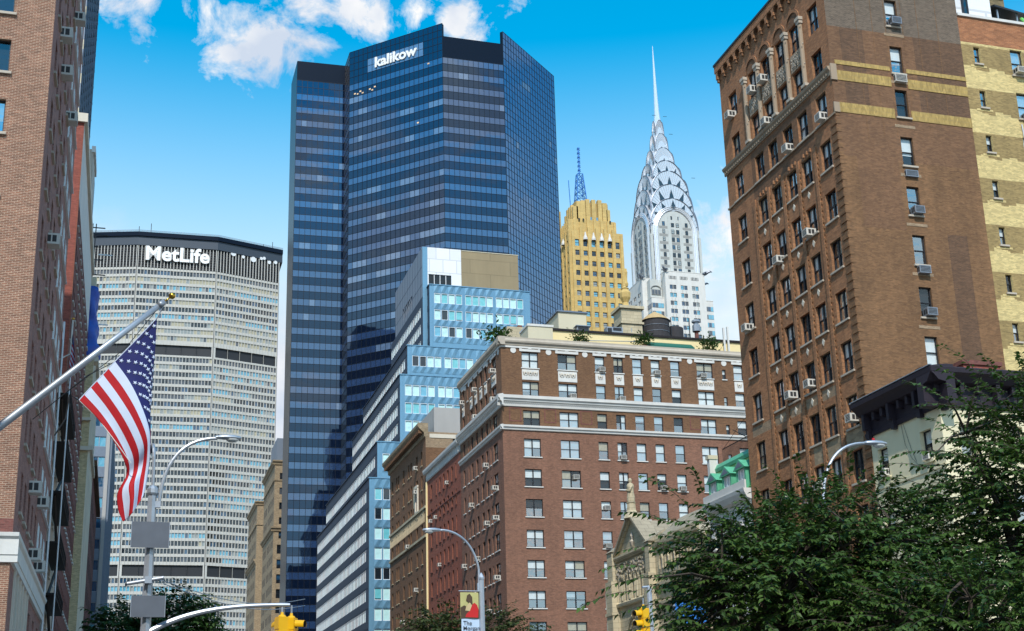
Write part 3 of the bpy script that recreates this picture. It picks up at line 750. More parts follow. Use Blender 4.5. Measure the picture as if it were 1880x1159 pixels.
# ------------------------------------------------------------------ stone church
def church():
    X = 42.0
    root = thing('stone_church', 'weathered tan stone church front with a gable and blind arcade below the apartment block', 'church', (X, 104, 0))
    M = FW(X, 109.3)       # u = 109.3 - Y
    mb = MB(M)
    wall(mb, 9.2, 0, 18.6, [(3.1, 6.3, 0.2, 11.6)], .5, 'stone_church')
    mb.add([(.8,0,18.6),(8.7,0,18.6),(4.9,0,21.6)], [(0,1,2)], 'stone_church')
    mb.build('wall', root)
    a = MB(M)                # pointed arch over the door
    for rr, y in ((2.2, .1), (1.85, .2), (1.5, .3)):
        pts = [(4.7+rr*cos(pi*k/14), 10.6+rr*1.25*sin(pi*k/14)) for k in range(15)]
        a.tube([(p[0], y-.2, p[1]) for p in pts], .17, 6, 'stone_church')
    a.build('door_arch', root)
    d = MB(M); d.add([(4.7+1.75*cos(pi*k/14), .02, 10.6+2.2*sin(pi*k/14)) for k in range(15)], [tuple(range(15))], 'metal_dark'); d.box(3.1, 6.3, .3, .45, .2, 11.5, 'ironwork'); d.build('door', root)
    g = MB(M)                # gable mouldings
    for (x0, z0, x1, z1) in ((.5, 18.55, 4.9, 21.9), (9.0, 18.55, 4.9, 21.9)):
        for dy, t, mt in ((-.42, .16, 'stone_church_roof'), (-.25, .12, 'stone_church')):
            off = .0 if mt == 'stone_church_roof' else -.22
            vs = [(x0, dy, z0+off), (x1, dy, z1+off), (x1, dy, z1+off+t*1.6), (x0, dy, z0+off+t*1.6)]
            g.add(vs+[(p[0], 1.2 if mt == 'stone_church_roof' else 0, p[2]) for p in vs], [(0,1,2,3),(0,4,5,1),(1,5,6,2),(2,6,7,3),(3,7,4,0)], mt)
    g.extr([(0,18.3),(-.2,18.35),(-.4,18.6),(-.4,18.75),(0,18.8)], .5, 9.0, 'stone_church'); g.build('gable_moulding', root)
    fl = MB(M); fl.lathe(4.85, -.06, [(.05,19.15),(.28,19.6),(.1,19.8),(.2,20.1),(.02,20.5)], 6, 'stone_grey'); fl.build('gable_finial', root)
    ar = MB(M)               # blind arcade with carved canopies
    for i in range(9):
        u = 1.15+i*.9
        ar.tube([(u-.32,-.12,14.7),(u-.32,-.12,16.6)], .07, 6, 'stone_church'); ar.tube([(u+.32,-.12,14.7),(u+.32,-.12,16.6)], .07, 6, 'stone_church')
        ar.tube([(u-.32,-.14,16.6),(u-.2,-.14,17.0),(u,-.14,17.2),(u+.2,-.14,17.0),(u+.32,-.14,16.6)], .08, 6, 'stone_church')
        ar.box(u-.25, u+.25, -.012, .02, 14.8, 16.7, 'stone_grey')
        for k in range(10):
            q = random.uniform(-.42,.42); z = random.uniform(16.9,18.1); ar.box(u+q-.09, u+q+.09, -.26, 0, z-.1, z+.1, 'stone_church' if k % 2 else 'stone_grey')
        if i % 2: ar.lathe(u, -.1, [(.14,14.8),(.16,15.4),(.11,15.9),(.1,16.1),(.02,16.25)], 6, 'stone_church')
    ar.extr([(0,14.3),(-.3,14.35),(-.35,14.6),(0,14.8)], .6, 8.8, 'stone_church'); ar.build('blind_arcade', root)
    for u0, u1, zt in ((-.55, .95, 19.3), (8.45, 9.6, 18.9)):
        b = MB(M); b.box(u0, u1, -.7, .8, 0, zt-2.6, 'stone_church'); b.box(u0+.12, u1-.1, -.5, .8, zt-2.6, zt, 'stone_church')
        b.add([(u0-.05,-.62,zt),(u1+.05,-.62,zt),(u1+.05,1.0,zt+1.05),(u0-.05,1.0,zt+1.05),(u0-.05,1.0,zt),(u1+.05,1.0,zt)], [(0,1,2,3),(0,3,4),(1,5,2),(3,2,5,4)], 'stone_church_roof')
        b.box(u0-.08, u1+.08, -.8, .3, zt-5.6, zt-5.35, 'stone_church'); b.build('buttress', root)
    # stair tower to the south with sloping stone roof
    t = MB(M); M3 = M
    wall(t, 18.5, 0, 19.0, [], .3, 'stone_church', u0=9.6)
    t.add([(9.6,0,19.0),(18.6,0,19.0),(18.6,2.4,20.9),(9.6,2.4,20.9)], [(0,1,2,3)], 'stone_church_roof')
    t.add([(9.6,0,19.0),(9.6,2.4,20.9),(9.6,2.4,0),(9.6,0,0)], [(0,1,2,3)], 'stone_church')
    t.extr([(0,18.3),(-.22,18.35),(-.25,18.65),(0,18.7)], 9.6, 18.5, 'stone_church'); t.extr([(0,15.0),(-.3,15.05),(-.3,15.3),(0,15.4)], 9.6, 18.5, 'stone_church'); t.extr([(0,13.5),(-.3,13.5),(-.3,13.75),(0,13.85)], 9.6, 18.5, 'stone_church')
    for i in range(6):
        u = 11.0+i*1.25; t.tube([(u-.35,-.1,16.4),(u-.35,-.1,17.2),(u-.2,-.1,17.5),(u,-.1,17.6),(u+.2,-.1,17.5),(u+.35,-.1,17.2),(u+.35,-.1,16.4)], .08, 6, 'stone_church'); t.box(u-.28, u+.28, -.012, .02, 16.4, 17.3, 'stone_grey')
    t.build('stair_tower', root)
    b = MB(); b.box(X+.55, 62, 91.2, 109.2, 0.05, 18.2, 'stone_church')
    b.add([(X+.6,100.5,18.2),(X+.6,108.5,18.2),(X+.6,104.4,21.5),(62,100.5,18.2),(62,108.5,18.2),(62,104.4,21.5)], [(0,3,5,2),(1,2,5,4),(0,2,1),(3,4,5)], 'stone_church_roof'); b.build('nave', root)
    s = thing('stone_statue', 'weathered stone statue of a robed figure standing on the church gable', 'statue', (X, 104.4, 21.9))
    p = MB(); p.lathe(X, 104.4, [(.75,21.6),(.55,22.1),(.42,22.3),(.38,22.9),(.45,23.0),(.28,23.1)], 8, 'stone_church'); p.build('pedestal', s)
    f = MB(); f.lathe(X, 104.4, [(.34,23.1),(.36,23.5),(.27,24.0),(.3,24.35),(.33,24.55),(.22,24.7),(.1,24.76),(.1,24.82),(.16,24.92),(.165,25.05),(.1,25.17),(.02,25.2)], 12, 'stone_church')
    f.tube([(X,104.7,24.5),(X-.25,104.72,24.1),(X-.34,104.45,24.15)], [.1,.085,.07], 7, 'stone_church'); f.tube([(X,104.1,24.5),(X-.2,104.06,24.0),(X-.33,104.3,24.05)], [.1,.085,.07], 7, 'stone_church')
    f.build('figure', s, smooth=True)
church()

# ------------------------------------------------------------------ brown apartment block with white belts
def apartment_block():
    X, Y0, HT = 42.0, 143.8, 50.7; Y1 = 164.2; XE = 86.0
    root = thing('apartment_block', 'broad brown brick apartment block with white stone belts and carved panels under its top windows', 'building', (X, Y0, 0))
    M = FS(X, Y0); M2 = FW(X, Y1)
    tops = [49.25, 45.55, 41.95, 38.45, 34.75, 31.15, 27.5, 23.95, 20.4, 16.85, 13.3, 9.7]
    hs = [1.98, 1.9, 1.9, 2.2, 2.1, 2.1, 2.05, 2.0, 2.0, 2, 2, 2]
    cs = [(3.65, 2.1, 2), (8.4, 2.4, 2), (12.65, 1.25, 1), (15.1, 1.25, 2), (17.6, 1.25, 1), (20.05, 1.2, 1), (22.7, 1.25, 1), (26.75, 2.2, 2), (29.4, .5, 1), (31.4, 1.3, 1), (34, 1.3, 1), (37, 2.2, 2), (41, 1.3, 1)]
    sp = [(u, t-h, wd, h if wd > .6 else 1.3, n, 2) for t, h in zip(tops, hs) for (u, wd, n) in cs]
    def mf(u, z): return 'brick_brown_mid' if z > 39.9 else 'brick_red_dark'
    mb = MB(M); wall(mb, XE-X, 0, HT-.3, ops_of(sp), .2, 'brick_red_dark', cz=(39.9,), matf=mf)
    for u in (1.6, 6.0, 10.6, 25.0):
        for (a, b_) in ((u-.75, u-.62), (u+.62, u+.75)): mb.box(a, b_, -.03, .02, 40.6, 42.1, 'brick_maroon')
        mb.box(u-.75, u+.75, -.03, .02, 42.1, 42.22, 'brick_maroon'); mb.box(u-.75, u+.75, -.03, .02, 40.5, 40.62, 'brick_maroon')
    mb.build('wall', root)
    cs2 = [(2.0, .9, 1), (4.3, .45, 1), (6.1, 1.0, 1), (8.5, 1.0, 1), (11.0, 1.0, 1), (13.3, 1.05, 1), (15.0, .45, 1), (17.1, 1.9, 2)]
    sp2 = [(u, t-h, wd, h, n, 2) for t, h in zip(tops, hs) for (u, wd, n) in cs2]
    mb = MB(M2); wall(mb, Y1-Y0, 0, HT-.3, ops_of(sp2), .2, 'brick_red_dark', cz=(39.9,), matf=mf); mb.build('side_wall', root)
    b = MB(); body(b, X, XE, Y0, Y1, HT-.4, 'brick_red_dark'); b.build('core', root)
    allw = [(M, s) for s in sp]+[(M2, s) for s in sp2]
    for MM, s in allw:
        if s[1] < 13.8 or s[0] > 33: continue
        top = s[1] > 40.5
        o = place_window(root, MM, s[0], s[1], .2, s[2], s[3], s[4], 2, sill='stone_white', t=.075)
    # white stone: cornice, belts, window heads, discs, keystones and carved panels
    prof = [(0,49.95),(-.16,50.0),(-.2,50.2),(-.38,50.35),(-.42,50.55),(-.3,50.8),(-.3,51.0),(.45,51.0),(.45,49.95)]
    belt = [(0,42.3),(-.14,42.35),(-.2,42.75),(-.42,42.95),(-.46,43.15),(-.62,43.25),(-.64,43.62),(0,43.75)]
    bl2 = [(0,39.4),(-.16,39.45),(-.2,39.65),(-.34,39.75),(-.36,39.98),(0,40.05)]
    for MM, W, a in ((M, XE-X, -.42), (M2, Y1-Y0, -.02)):
        c = MB(MM); c.extr(prof, a, W+(.42 if MM is M2 else 0), 'stone_grey'); c.extr([(0,49.7),(-.12,49.72),(-.12,49.93),(0,49.95)], 0, W, 'stone_white'); c.build('parapet', root)
        c = MB(MM); c.extr(belt, -.62 if MM is M else -.02, W+(.62 if MM is M2 else 0), 'stone_white')
        u = 0
        while u < min(W, 34): c.box(u, u+.12, -.30, -.1, 42.72, 42.9, 'stone_white'); u += .26
        c.build('belt_course', root)
        c = MB(MM); c.extr(bl2, -.34 if MM is M else -.02, W+(.34 if MM is M2 else 0), 'stone_white'); c.build('belt_course', root)
    for MM, cc in ((M, cs[:10]), (M2, cs2)):
        for (u, wd, n) in cc:
            if wd < .6: continue
            c = MB(MM); w2 = wd/2+.28
            c.box(-w2+u, w2+u, -.1, .02, 49.32, 49.62, 'stone_white'); c.box(u-.22, u+.22, -.13, .02, 49.62, 49.85, 'stone_white'); c.box(u-w2, u-w2+.3, -.12, .02, 49.62, 49.74, 'stone_white'); c.box(u+w2-.3, u+w2, -.12, .02, 49.62, 49.74, 'stone_white')
            c.build('window_head', root)
            c = MB(MM); zc0, zc1 = 45.75, 47.05; w3 = wd/2+.02
            c.box(u-w3, u+w3, -.06, .02, zc0, zc1, 'stone_white')
            for fx in ((-.5, 0, .5) if wd > 1.5 else (0,)):          # carved swags
                x = u+fx*wd*.6
                c.tube([(x-.3,-.08,46.75),(x-.2,-.1,46.4),(x,-.11,46.25),(x+.2,-.1,46.4),(x+.3,-.08,46.75)], .06, 5, 'stone_grey'); c.lathe(x, -.1, [(.01,46.5),(.13,46.6),(.1,46.8),(.01,46.9)], 7, 'stone_cream')
            c.build('carved_panel', root)
    for MM, us in ((M, (1.55, 6.05, 10.75, 24.75, 29.45)), (M2, (3.1, 5.0, 14.2, 15.9, 19.3))):
        for u in us:
            c = MB(MM); c.add([(u+.36*cos(2*pi*k/18), -.06, 49.05+.95-.6+.36*sin(2*pi*k/18)) for k in range(18)]+[(u+.36*cos(2*pi*k/18), .02, 49.4+.36*sin(2*pi*k/18)) for k in range(18)], [tuple(range(18))]+[(k, 18+k, 18+(k+1)%18, (k+1)%18) for k in range(18)], 'stone_white'); c.build('roundel', root)
    c = MB(M)
    for u in (3.75, 8.5, 12.7, 15.1, 17.6, 20.05, 22.7, 26.75, 31.4): c.box(u-.09, u+.09, -.05, .02, 49.95-.4+.1, 49.95, 'stone_white')
    c.build('keystone', root)
    ra = random.Random(5)
    for (c_i, r, du) in ((2,0,.2),(5,0,.1),(7,0,-.3),(1,1,.55),(3,1,.25),(3,3,0),(1,4,.5),(2,5,.0),(6,4,0),(2,6,0),(5,4,.1),(2,9,0)):
        u, wd, n = cs[c_i]; place_ac(root, M, u+du, tops[r]-hs[r]+.06+(.95 if r == 5 or (c_i == 1 and r == 4) else 0), .2, .72, .52, .6)
    for (c_i, r) in ((7,0),(7,1),(0,0),(3,1),(3,0),(7,4),(7,5),(7,7),(5,5),(3,6),(2,4),(0,6),(5,8),(7,9),(2,8),(5,3),(0,9)):
        u, wd, n = cs2[c_i]; place_ac(root, M2, u+.1, tops[r]-hs[r]+.1, .2, .66, .5, .75)
    # roof: beige bulkhead walls
    r = MB(); r.box(50.0, 80.2, 155, 163, HT-.5, 56.2, 'stucco_yellow'); r.box(49.8, 80.4, 154.8, 163.2, 56.2, 56.5, 'ironwork'); r.build('roof_house', root)
    r = MB(); r.box(48.6, 52.0, 153.5, 157, HT-.5, 56.1, 'stucco_beige'); r.box(48.5, 52.1, 153.4, 157.1, 56.1, 56.4, 'stone_white'); r.build('stair_bulkhead', root)
    r = MB(); r.box(54.4, 58.4, 158, 163, 56.4, 60.0, 'stucco_beige'); r.box(54.2, 58.6, 157.8, 163.2, 60.0, 60.2, 'panel_grey'); r.add([(54.3,157.9,60.2),(58.5,157.9,60.2),(56.4,160.5,60.8),(54.3,163,60.2),(58.5,163,60.2)], [(0,1,2),(1,4,2),(4,3,2),(3,0,2)], 'panel_grey'); r.build('lift_house', root)
    v = MB(); v.box(56.2, 57.9, 155.6, 156.6, 56.5, 57.3, 'metal_grey'); v.box(56.3, 57.8, 155.55, 155.6, 56.85, 57.2, 'metal_dark'); v.box(56.0, 58.1, 155.4, 156.8, 57.3, 57.4, 'metal_grey'); v.build('roof_vent', root)
    v = MB(); v.box(60.5, 62.8, 155.8, 157, 56.5, 57.6, 'metal_grey'); v.box(60.6, 61.2, 155.75, 155.8, 56.6, 57.4, 'metal_dark'); v.box(61.4, 62.6, 155.75, 155.8, 57.1, 57.5, 'metal_dark'); v.build('roof_vent', root)
    v = MB(); v.box(49.8, 54.0, 167, 171, 48, 60.6, 'stone_church'); v.box(51.6, 52.2, 167.6, 168.2, 60.6, 61.1, 'brick_maroon'); v.build('rubble_stack', root)
    v = MB(); v.tube([(74.0,156.5,56.5),(74.0,156.5,58.1)], .28, 10, 'brick_maroon'); v.lathe(74.0, 156.5, [(.55,58.0),(.55,58.9),(.35,59.0),(.35,59.3),(.6,59.35),(.6,59.6),(.1,59.8)], 10, 'metal_grey'); v.build('chimney_cowl', root)
    v = MB(); v.box(77.0, 77.25, 154.4, 154.65, 53, 58.1, 'stone_white'); v.box(77.6, 77.85, 154.4, 154.65, 53, 58.3, 'stone_white'); v.build('vent_pipe', root)
    v = MB(); v.tube([(63.5,154.4,56.5),(63.5,154.4,57.1)], .05, 5, 'galvanised'); v.tube([(56.5,154.5,54.9),(64.5,154.5,55.3)], .06, 5, 'galvanised'); v.build('roof_pipe', root)
    a = thing('roof_awning', 'dark green striped awning on the yellow roof house wall', 'awning', (66.5, 154.5, 54.6))
    v = MB(); v.add([(65.3,154.95,55.5),(72.3,154.95,55.5),(72.3,153.8,54.7),(65.3,153.8,54.7),(65.3,153.8,54.4),(72.3,153.8,54.4),(65.3,154.95,55.3),(72.3,154.95,55.3)], [(0,1,2,3),(3,2,5,4),(0,3,4,6),(1,7,5,2),(6,4,5,7)], 'awning_green'); v.build('canvas', a)
    s = thing('stone_pinnacle', 'stone rooftop pier with urn beside the wooden water tank', 'pinnacle', (64.5, 156, 56.4))
    v = MB(); v.box(63.6, 66.6, 158, 161, 56.5, 61.2, 'stone_church'); v.box(63.4, 66.8, 157.8, 161.2, 59.0, 59.3, 'stone_church'); v.box(63.3, 66.9, 157.7, 161.3, 61.2, 61.6, 'stone_church'); v.build('pier', s)
    v = MB(); v.lathe(64.9, 159.5, [(1.0,61.6),(.5,62.2),(.4,62.6),(.75,63.3),(.8,64.0),(.5,64.5),(.6,64.7),(.2,65.0)], 10, 'stone_gold'); v.build('urn', s)
    wt = thing('water_tank', 'dark wooden rooftop water tank with tan conical roof', 'water tank', (69.2, 160, 56.4))
    v = MB(); v.lathe(69.4, 160, [(2.0,57.0),(2.0,60.3)], 24, 'wood_tank'); v.build('barrel', wt)
    v = MB(); v.lathe(69.4, 160, [(2.15,60.25),(1.2,61.1),(.05,61.8)], 24, 'tank_roof'); v.build('roof', wt)
    for z in (57.5, 58.4, 59.3):
        v = MB(); v.lathe(69.4, 160, [(2.03,z),(2.06,z+.04),(2.03,z+.08)], 24, 'metal_grey'); v.build('hoop', wt)
    for k in range(4):
        v = MB(); q = k*pi/2+.6; v.box(69.4+1.5*cos(q)-.12, 69.4+1.5*cos(q)+.12, 160+1.5*sin(q)-.12, 160+1.5*sin(q)+.12, 56.45, 57.0, 'metal_dark'); v.build('leg', wt)
    w2 = thing('water_tank', 'smaller grey flat topped water tank right of the conical roofed one', 'water tank', (72.6, 161, 56.4))
    v = MB(); v.lathe(72.7, 161.5, [(1.5,56.5),(1.5,59.9),(1.3,60.0)], 20, 'wood_tank'); v.build('barrel', w2)
    v = MB()
    for x in (70.9, 71.6, 74.4): v.box(x, x+.1, 159.6, 159.7, 56.5, 61.0, 'metal_dark')
    for z in (57.5, 58.5, 59.5, 60.5): v.box(74.0, 74.5, 159.6, 159.66, z, z+.06, 'metal_dark')
    v.build('ladder', w2)
    v = MB(); v.box(70.9, 71.15, 159.4, 159.6, 56.5, 61.0, 'stone_white'); v.build('pipe', w2)
apartment_block()

# ------------------------------------------------------------------ red brick block and brown block behind it
def red_block():
    X, Y0, Y1, HT = 42.0, 164.3, 184.5, 43.2
    root = thing('apartment_block', 'narrow red brick block with white corniced top between the two brown brick blocks', 'building', (X, Y0, 0))
    M = FW(X, Y1)
    cs = [(2.8, 1.0), (6.0, .5), (8.2, .9), (10.6, .9), (13.0, .9), (15.4, .9), (17.6, .5)]
    tops = [40.5-3.55*i for i in range(10)]
    sp = [(u, t-2.1, wd, 2.1, 1, 2) for t in tops for u, wd in cs]
    mb = MB(M); wall(mb, Y1-Y0, 0, HT-1.7, ops_of(sp), .22, 'brick_red'); mb.box(0, 20.1, -.1, .02, 36.2, 36.35, 'brick_maroon')
    for i in range(9):
        for u in (9.4, 14.2): mb.box(u-.15, u+.15, -.04, .02, tops[i]-2.9, tops[i]-2.6, 'ironwork')
    mb.build('wall', root)
    windows(root, M, sp, .22, wts=[('blind',0,3),('blind',.5,2),('curtain',.5,1)], sill='brick_maroon')
    b = MB(); body(b, X, 62, Y0, Y1, HT-1.6, 'brick_red', s=0); b.build('core', root)
    c = MB(M); c.box(-.1, 20.2, -.1, .3, 41.5, 42.55, 'stone_white')
    u = .3
    while u < 20: c.box(u, u+.35, -.22, -.1, 41.6, 42.5, 'stone_white'); u += .8
    c.extr([(0,42.5),(-.45,42.6),(-.6,42.9),(-.62,43.2),(-.5,43.3),(.4,43.4),(.4,42.5)], -.3, 20.2, 'stone_white'); c.build('cornice', root)
    p = MB(M); p.tube([(.3,-.12,41.4),(.3,-.12,3)], .16, 8, 'stucco_yellow'); p.build('drainpipe', root)
    for (c_i, r) in ((0,1),(1,1),(4,0),(2,3)): place_ac(root, M, cs[c_i][0], tops[r]-2.0, .22, .6, .45, .6)
red_block()
def brown_block():
    X, Y0, Y1, HT = 42.0, 185.2, 212.6, 50.6
    root = thing('apartment_block', 'brown brick block with deep bracketed cornice in front of the blue stepped office block', 'building', (X, Y0, 0))
    M = FW(X, Y1); M2 = FS(X, Y0); W = Y1-Y0
    cs = [(2.2, 1.1), (5.7, .9), (7.2, .9), (11.3, 1.1), (15.2, .9), (16.9, .9), (21.2, 1.1), (24.6, .9)]
    tops = [46.9-3.72*i for i in range(12)]
    sp = [(u, t-2.2, wd, 2.2, 1, 2) for t in tops for u, wd in cs]
    mb = MB(M); wall(mb, W, 0, HT-1.5, ops_of(sp), .24, 'brick_brown_mid')
    for z in (33.5, 37.8):
        mb.box(0, W, -.22, .02, z, z+.35, 'stone_church')
    mb.build('wall', root)
    s2 = [(5.2, 46.4, 2.0, 2.3, 1, 1)]
    mb = MB(M2); wall(mb, 15, 0, HT-1.2, ops_of(s2), .3, 'brick_brown_mid', cz=(47.0,), matf=lambda u, z: 'brick_tan_band' if z > 47.0 else 'brick_brown_mid'); mb.box(0.6, 9, -.08, .02, 48.5, 49.1, 'stone_cream'); mb.box(0, 1.6, -.12, .02, 37.8, 39.6, 'stone_cream'); mb.build('side_wall', root)
    windows(root, M, sp, .24, wts=[('blind',0,4),('blind',.4,2),('curtain',.6,1)], sill='stone_church'); windows(root, M2, s2, .3, wts=[('blind',0,1)], sill='stone_cream')
    b = MB(); body(b, X, 57, Y0, Y1, HT-1.3, 'brick_brown_mid'); b.build('core', root)
    c = MB(M); c.extr([(0,48.6),(-.2,48.7),(-.25,49.3),(-.5,49.5),(-.95,49.9),(-1.2,50.2),(-1.25,50.6),(-1.1,50.75),(.4,50.75),(.4,48.6)], -.8, W+.02, 'brick_tan')
    u = .1
    while u < W: c.box(u, u+.4, -1.05, -.2, 49.2, 49.75, 'brick_brown_mid'); u += .95
    c.build('cornice', root)
    c = MB(M); c.box(W-8.5, W-7, -.1, .02, 39.2, 42.5, 'stone_church'); c.box(20.3, 22.1, -.18, .02, 38.0, 38.4, 'stone_cream'); c.box(20.2, 20.6, -.2, .02, 38.0, 42.0, 'stone_cream'); c.box(21.8, 22.2, -.2, .02, 38.0, 42.0, 'stone_cream'); c.box(20.2, 22.2, -.22, .02, 41.9, 42.3, 'stone_cream')
    u = 0.5
    while u < W-.5: c.box(u, u+.16, -.12, .0, 35.9, 37.8, 'stone_church'); u += .8
    c.build('stone_frieze', root)
    r = MB(); r.box(43.6, 57, 186.4, 205, HT-1.4, 53.6, 'concrete'); r.build('roof_house', root)
    r = MB(); r.box(48.6, 57, 186.6, 190, 53.65, 54.2, 'panel_white'); r.build('roof_slab', root)
    for k in range(3):
        r = MB(); x = 48.8+k*2.0; r.box(x, x+1.6, 187, 188.6, 54.2, 55.7, 'metal_dark'); r.lathe(x+.8, 187.8, [(.6,55.7),(.5,55.9)], 10, 'metal_grey'); r.build('cooling_unit', root)
    r = MB(); r.tube([(52.6,186.9,54.2),(52.6,186.9,57.4)], .22, 8, 'galvanised'); r.tube([(50.6,186.9,54.4),(50.6,186.9,55.8)], .15, 8, 'galvanised'); r.build('vent_pipe', root)
    for (c_i, r_) in ((6,0),(4,3),(6,1),(6,5),(3,6),(4,7),(4,9),(6,10)): place_ac(root, M, cs[c_i][0]+.1, tops[r_]-2.1, .24, .75, .55, .8)
brown_block()

def merged(mb, M, specs, depth, wts, fr='frame_white', t=.1, glass='glass_dark', out=.0):
    """many small distant windows gathered into one mesh"""
    old = mb.xf; mb.xf = M
    for (u, z, w, h) in specs:
        bl = rblind(wts); zs = z+h*(1-bl[1]); a, b = u-w/2, u+w/2
        if bl[1] < 1: mb.quad((a,depth,z),(b,depth,z),(b,depth,zs),(a,depth,zs), glass)
        if bl[1] > 0: mb.quad((a,depth,zs),(b,depth,zs),(b,depth,z+h),(a,depth,z+h), bl[0])
        if fr:
            y0 = -out
            mb.box(a, a+t, y0, depth+.02, z, z+h, fr); mb.box(b-t, b, y0, depth+.02, z, z+h, fr)
            mb.box(a+t, b-t, y0, depth+.02, z, z+t, fr); mb.box(a+t, b-t, y0, depth+.02, z+h-t, z+h, fr)
    mb.xf = old

# ------------------------------------------------------------------ stepped blue office block
def office_block():
    root = thing('office_block', 'pale blue metal panelled office block stepping back in tiers with white window frames', 'building', (42, 232.2, 0))
    tiers = [  # X west, Y south, Y north, z bottom, z top, X east, first window top, rows
        (42.0, 232.2, 299.0, 0, 52.2, 92, 50.4, 12), (44.0, 235.0, 299.4, 52.2, 59.8, 92, 57.6, 2), (50.0, 243.0, 299.3, 59.8, 75.7, 90, 73.7, 4),
        (52.5, 247.6, 299.0, 75.7, 83.4, 88, 81.3, 2), (58.0, 251.0, 262.0, 83.4, 98.3, 80.1, 96.5, 4)]
    WT = [('glass_tealwhite',1,4),('glass_teal',1,2.6),('glass_teal',.85,1),('glass_dark',0,1.2),('glass_cyan',1,1)]
    big = []; small = []
    core = MB()
    for i, (X, Y0, Y1, z0, z1, XE, wt, rows) in enumerate(tiers):
        M = FS(X, Y0); M2 = FW(X, Y1)
        W = XE-X
        us = []; g = .95
        while g+6 < W+.5 and g < 26:
            us += [g+.74+k*1.56 for k in range(4)]; g += 6.75
        sp = []; pw = 3.66
        for r in range(rows):
            t = wt-r*pw
            if t-2.3 < z0+.1 and i: continue
            sp += [(u, t-2.2, 1.36, 2.2) for u in us]
        mb = MB(M); wall(mb, W, z0, z1, [(u-w/2, u+w/2, z, z+h) for u, z, w, h in sp], .22, 'panel_blue')
        for r in range(rows+1):                      # pleated panels above and below each window
            t = wt-r*pw
            zb, zt = (t+.12, min(t+pw-2.3, z1-.15)) if r else (t+.12, z1-.15)
            if zb < z0: continue
            for u in us:
                zm = zb+(zt-zb)*.75
                mb.add([(u-.76,-.015,zb),(u,-.06,zb),(u+.76,-.015,zb),(u-.76,-.015,zt),(u,-.30,zt),(u+.76,-.015,zt)], [(0,1,4,3),(1,2,5,4),(3,4,5)], 'panel_blue')
        for g0 in range(len(us)//4+1):
            u = .95-.28+g0*6.75; mb.box(u-.1, u+.1, -.06, .02, z0, z1, 'panel_blue')
        mb.build('south_panels', root)
        sp_w = []
        n = int((Y1-Y0-2)/1.63)
        for r in range(rows):
            t = wt-r*pw
            if t-2.3 < z0+.1 and i: continue
            sp_w += [(1.2+k*1.63, t-2.15, 1.02, 2.05) for k in range(n)]
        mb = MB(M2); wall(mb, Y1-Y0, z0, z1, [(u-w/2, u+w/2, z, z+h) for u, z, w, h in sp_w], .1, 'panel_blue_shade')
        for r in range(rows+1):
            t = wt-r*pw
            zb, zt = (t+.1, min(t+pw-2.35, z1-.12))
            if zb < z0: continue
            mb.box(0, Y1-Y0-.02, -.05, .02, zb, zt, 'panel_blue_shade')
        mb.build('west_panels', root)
        cop = MB(M); cop.box(-.15, W, -.18, .4, z1, z1+.18, 'panel_blue'); cop.build('coping', root)
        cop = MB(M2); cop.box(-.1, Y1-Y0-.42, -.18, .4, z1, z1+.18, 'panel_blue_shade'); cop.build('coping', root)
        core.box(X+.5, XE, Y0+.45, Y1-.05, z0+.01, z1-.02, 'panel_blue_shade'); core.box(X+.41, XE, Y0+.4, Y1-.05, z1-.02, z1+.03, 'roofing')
        if 0 < i < 4 or i == 4:
            for k in range(9):
                u = 1+k*1.5; core.xf = M; core.box(u-.5, u+.5, -.55, -.4, z0+.1, z0+.75, 'metal_grey'); core.xf = None
        big += [(M, s, .2) for s in sp if s[1] > 20 and s[0] < 22]; small += [(M, s, .2) for s in sp if not (s[1] > 20 and s[0] < 22)]
        small += [(M2, s, .08) for s in sp_w if s[1] > 14]
    # taller plain slab behind the top tier
    X, Y0, Y1 = 57.0, 253.0, 287.0
    M = FS(X, Y0); M2 = FW(X, Y1); MP = FW(X, 282.0)
    sp_w = []
    for t in (94.5, 90.8, 87.2): sp_w += [(1.0+k*1.6, t-2.15, 1.0, 2.05) for k in range(20)]
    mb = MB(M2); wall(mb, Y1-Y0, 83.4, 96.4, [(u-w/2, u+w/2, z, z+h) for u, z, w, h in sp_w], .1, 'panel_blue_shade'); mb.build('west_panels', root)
    small += [(M2, s, .08) for s in sp_w]
    mb = MB(MP); wall(mb, 29.0, 96.4, 107.6, [(8.5+k*1.7, 9.9+k*1.7, 97.6, 100.3) for k in range(6)], .5, 'panel_grey')
    for k in range(11): mb.box(k*2.7, k*2.7+.05, -.03, .01, 96.4, 107.6, 'panel_blue_shade')
    for z in (99.2, 103.2): mb.box(0, 28.9, -.03, .01, z, z+.05, 'panel_blue_shade')
    for k in range(6): mb.quad((8.5+k*1.7,.45,97.6),(9.9+k*1.7,.45,97.6),(9.9+k*1.7,.45,100.3),(8.5+k*1.7,.45,100.3),'metal_dark')
    mb.build('penthouse_panels', root)
    p = MB(M); p.quad((0,0,83.4),(1.1,0,83.4),(1.1,0,107.6),(0,0,107.6),'panel_blue')
    p.build('corner_panel', root)
    p = MB(M); wall(p, 8.5, 83.4, 107.6, [(1.25, 6.3, 99.3, 101.5)], .4, 'panel_white', u0=1.1); p.build('white_panel', root)
    p = MB(M); 
    for k in range(4):
        u = 1.3+k*1.27; p.quad((u,.3,99.3),(u+1.15,.3,99.3),(u+1.15,.3,101.5),(u,.3,101.5),'glass_dark'); p.box(u-.06, u+.06, .1, .35, 99.3, 101.5, 'metal_white')
    for j in range(8): p.box(1.25, 6.3, .2, .28, 99.4+j*.26, 99.48+j*.26, 'metal_dark')
    p.build('louvre', root)
    p = MB(M); wall(p, 21.3, 83.4, 107.4, [], .4, 'concrete_tan', u0=8.5); p.box(8.6, 21.4, -.08, .3, 107.35, 107.5, 'stucco_beige'); p.build('tan_panel', root)
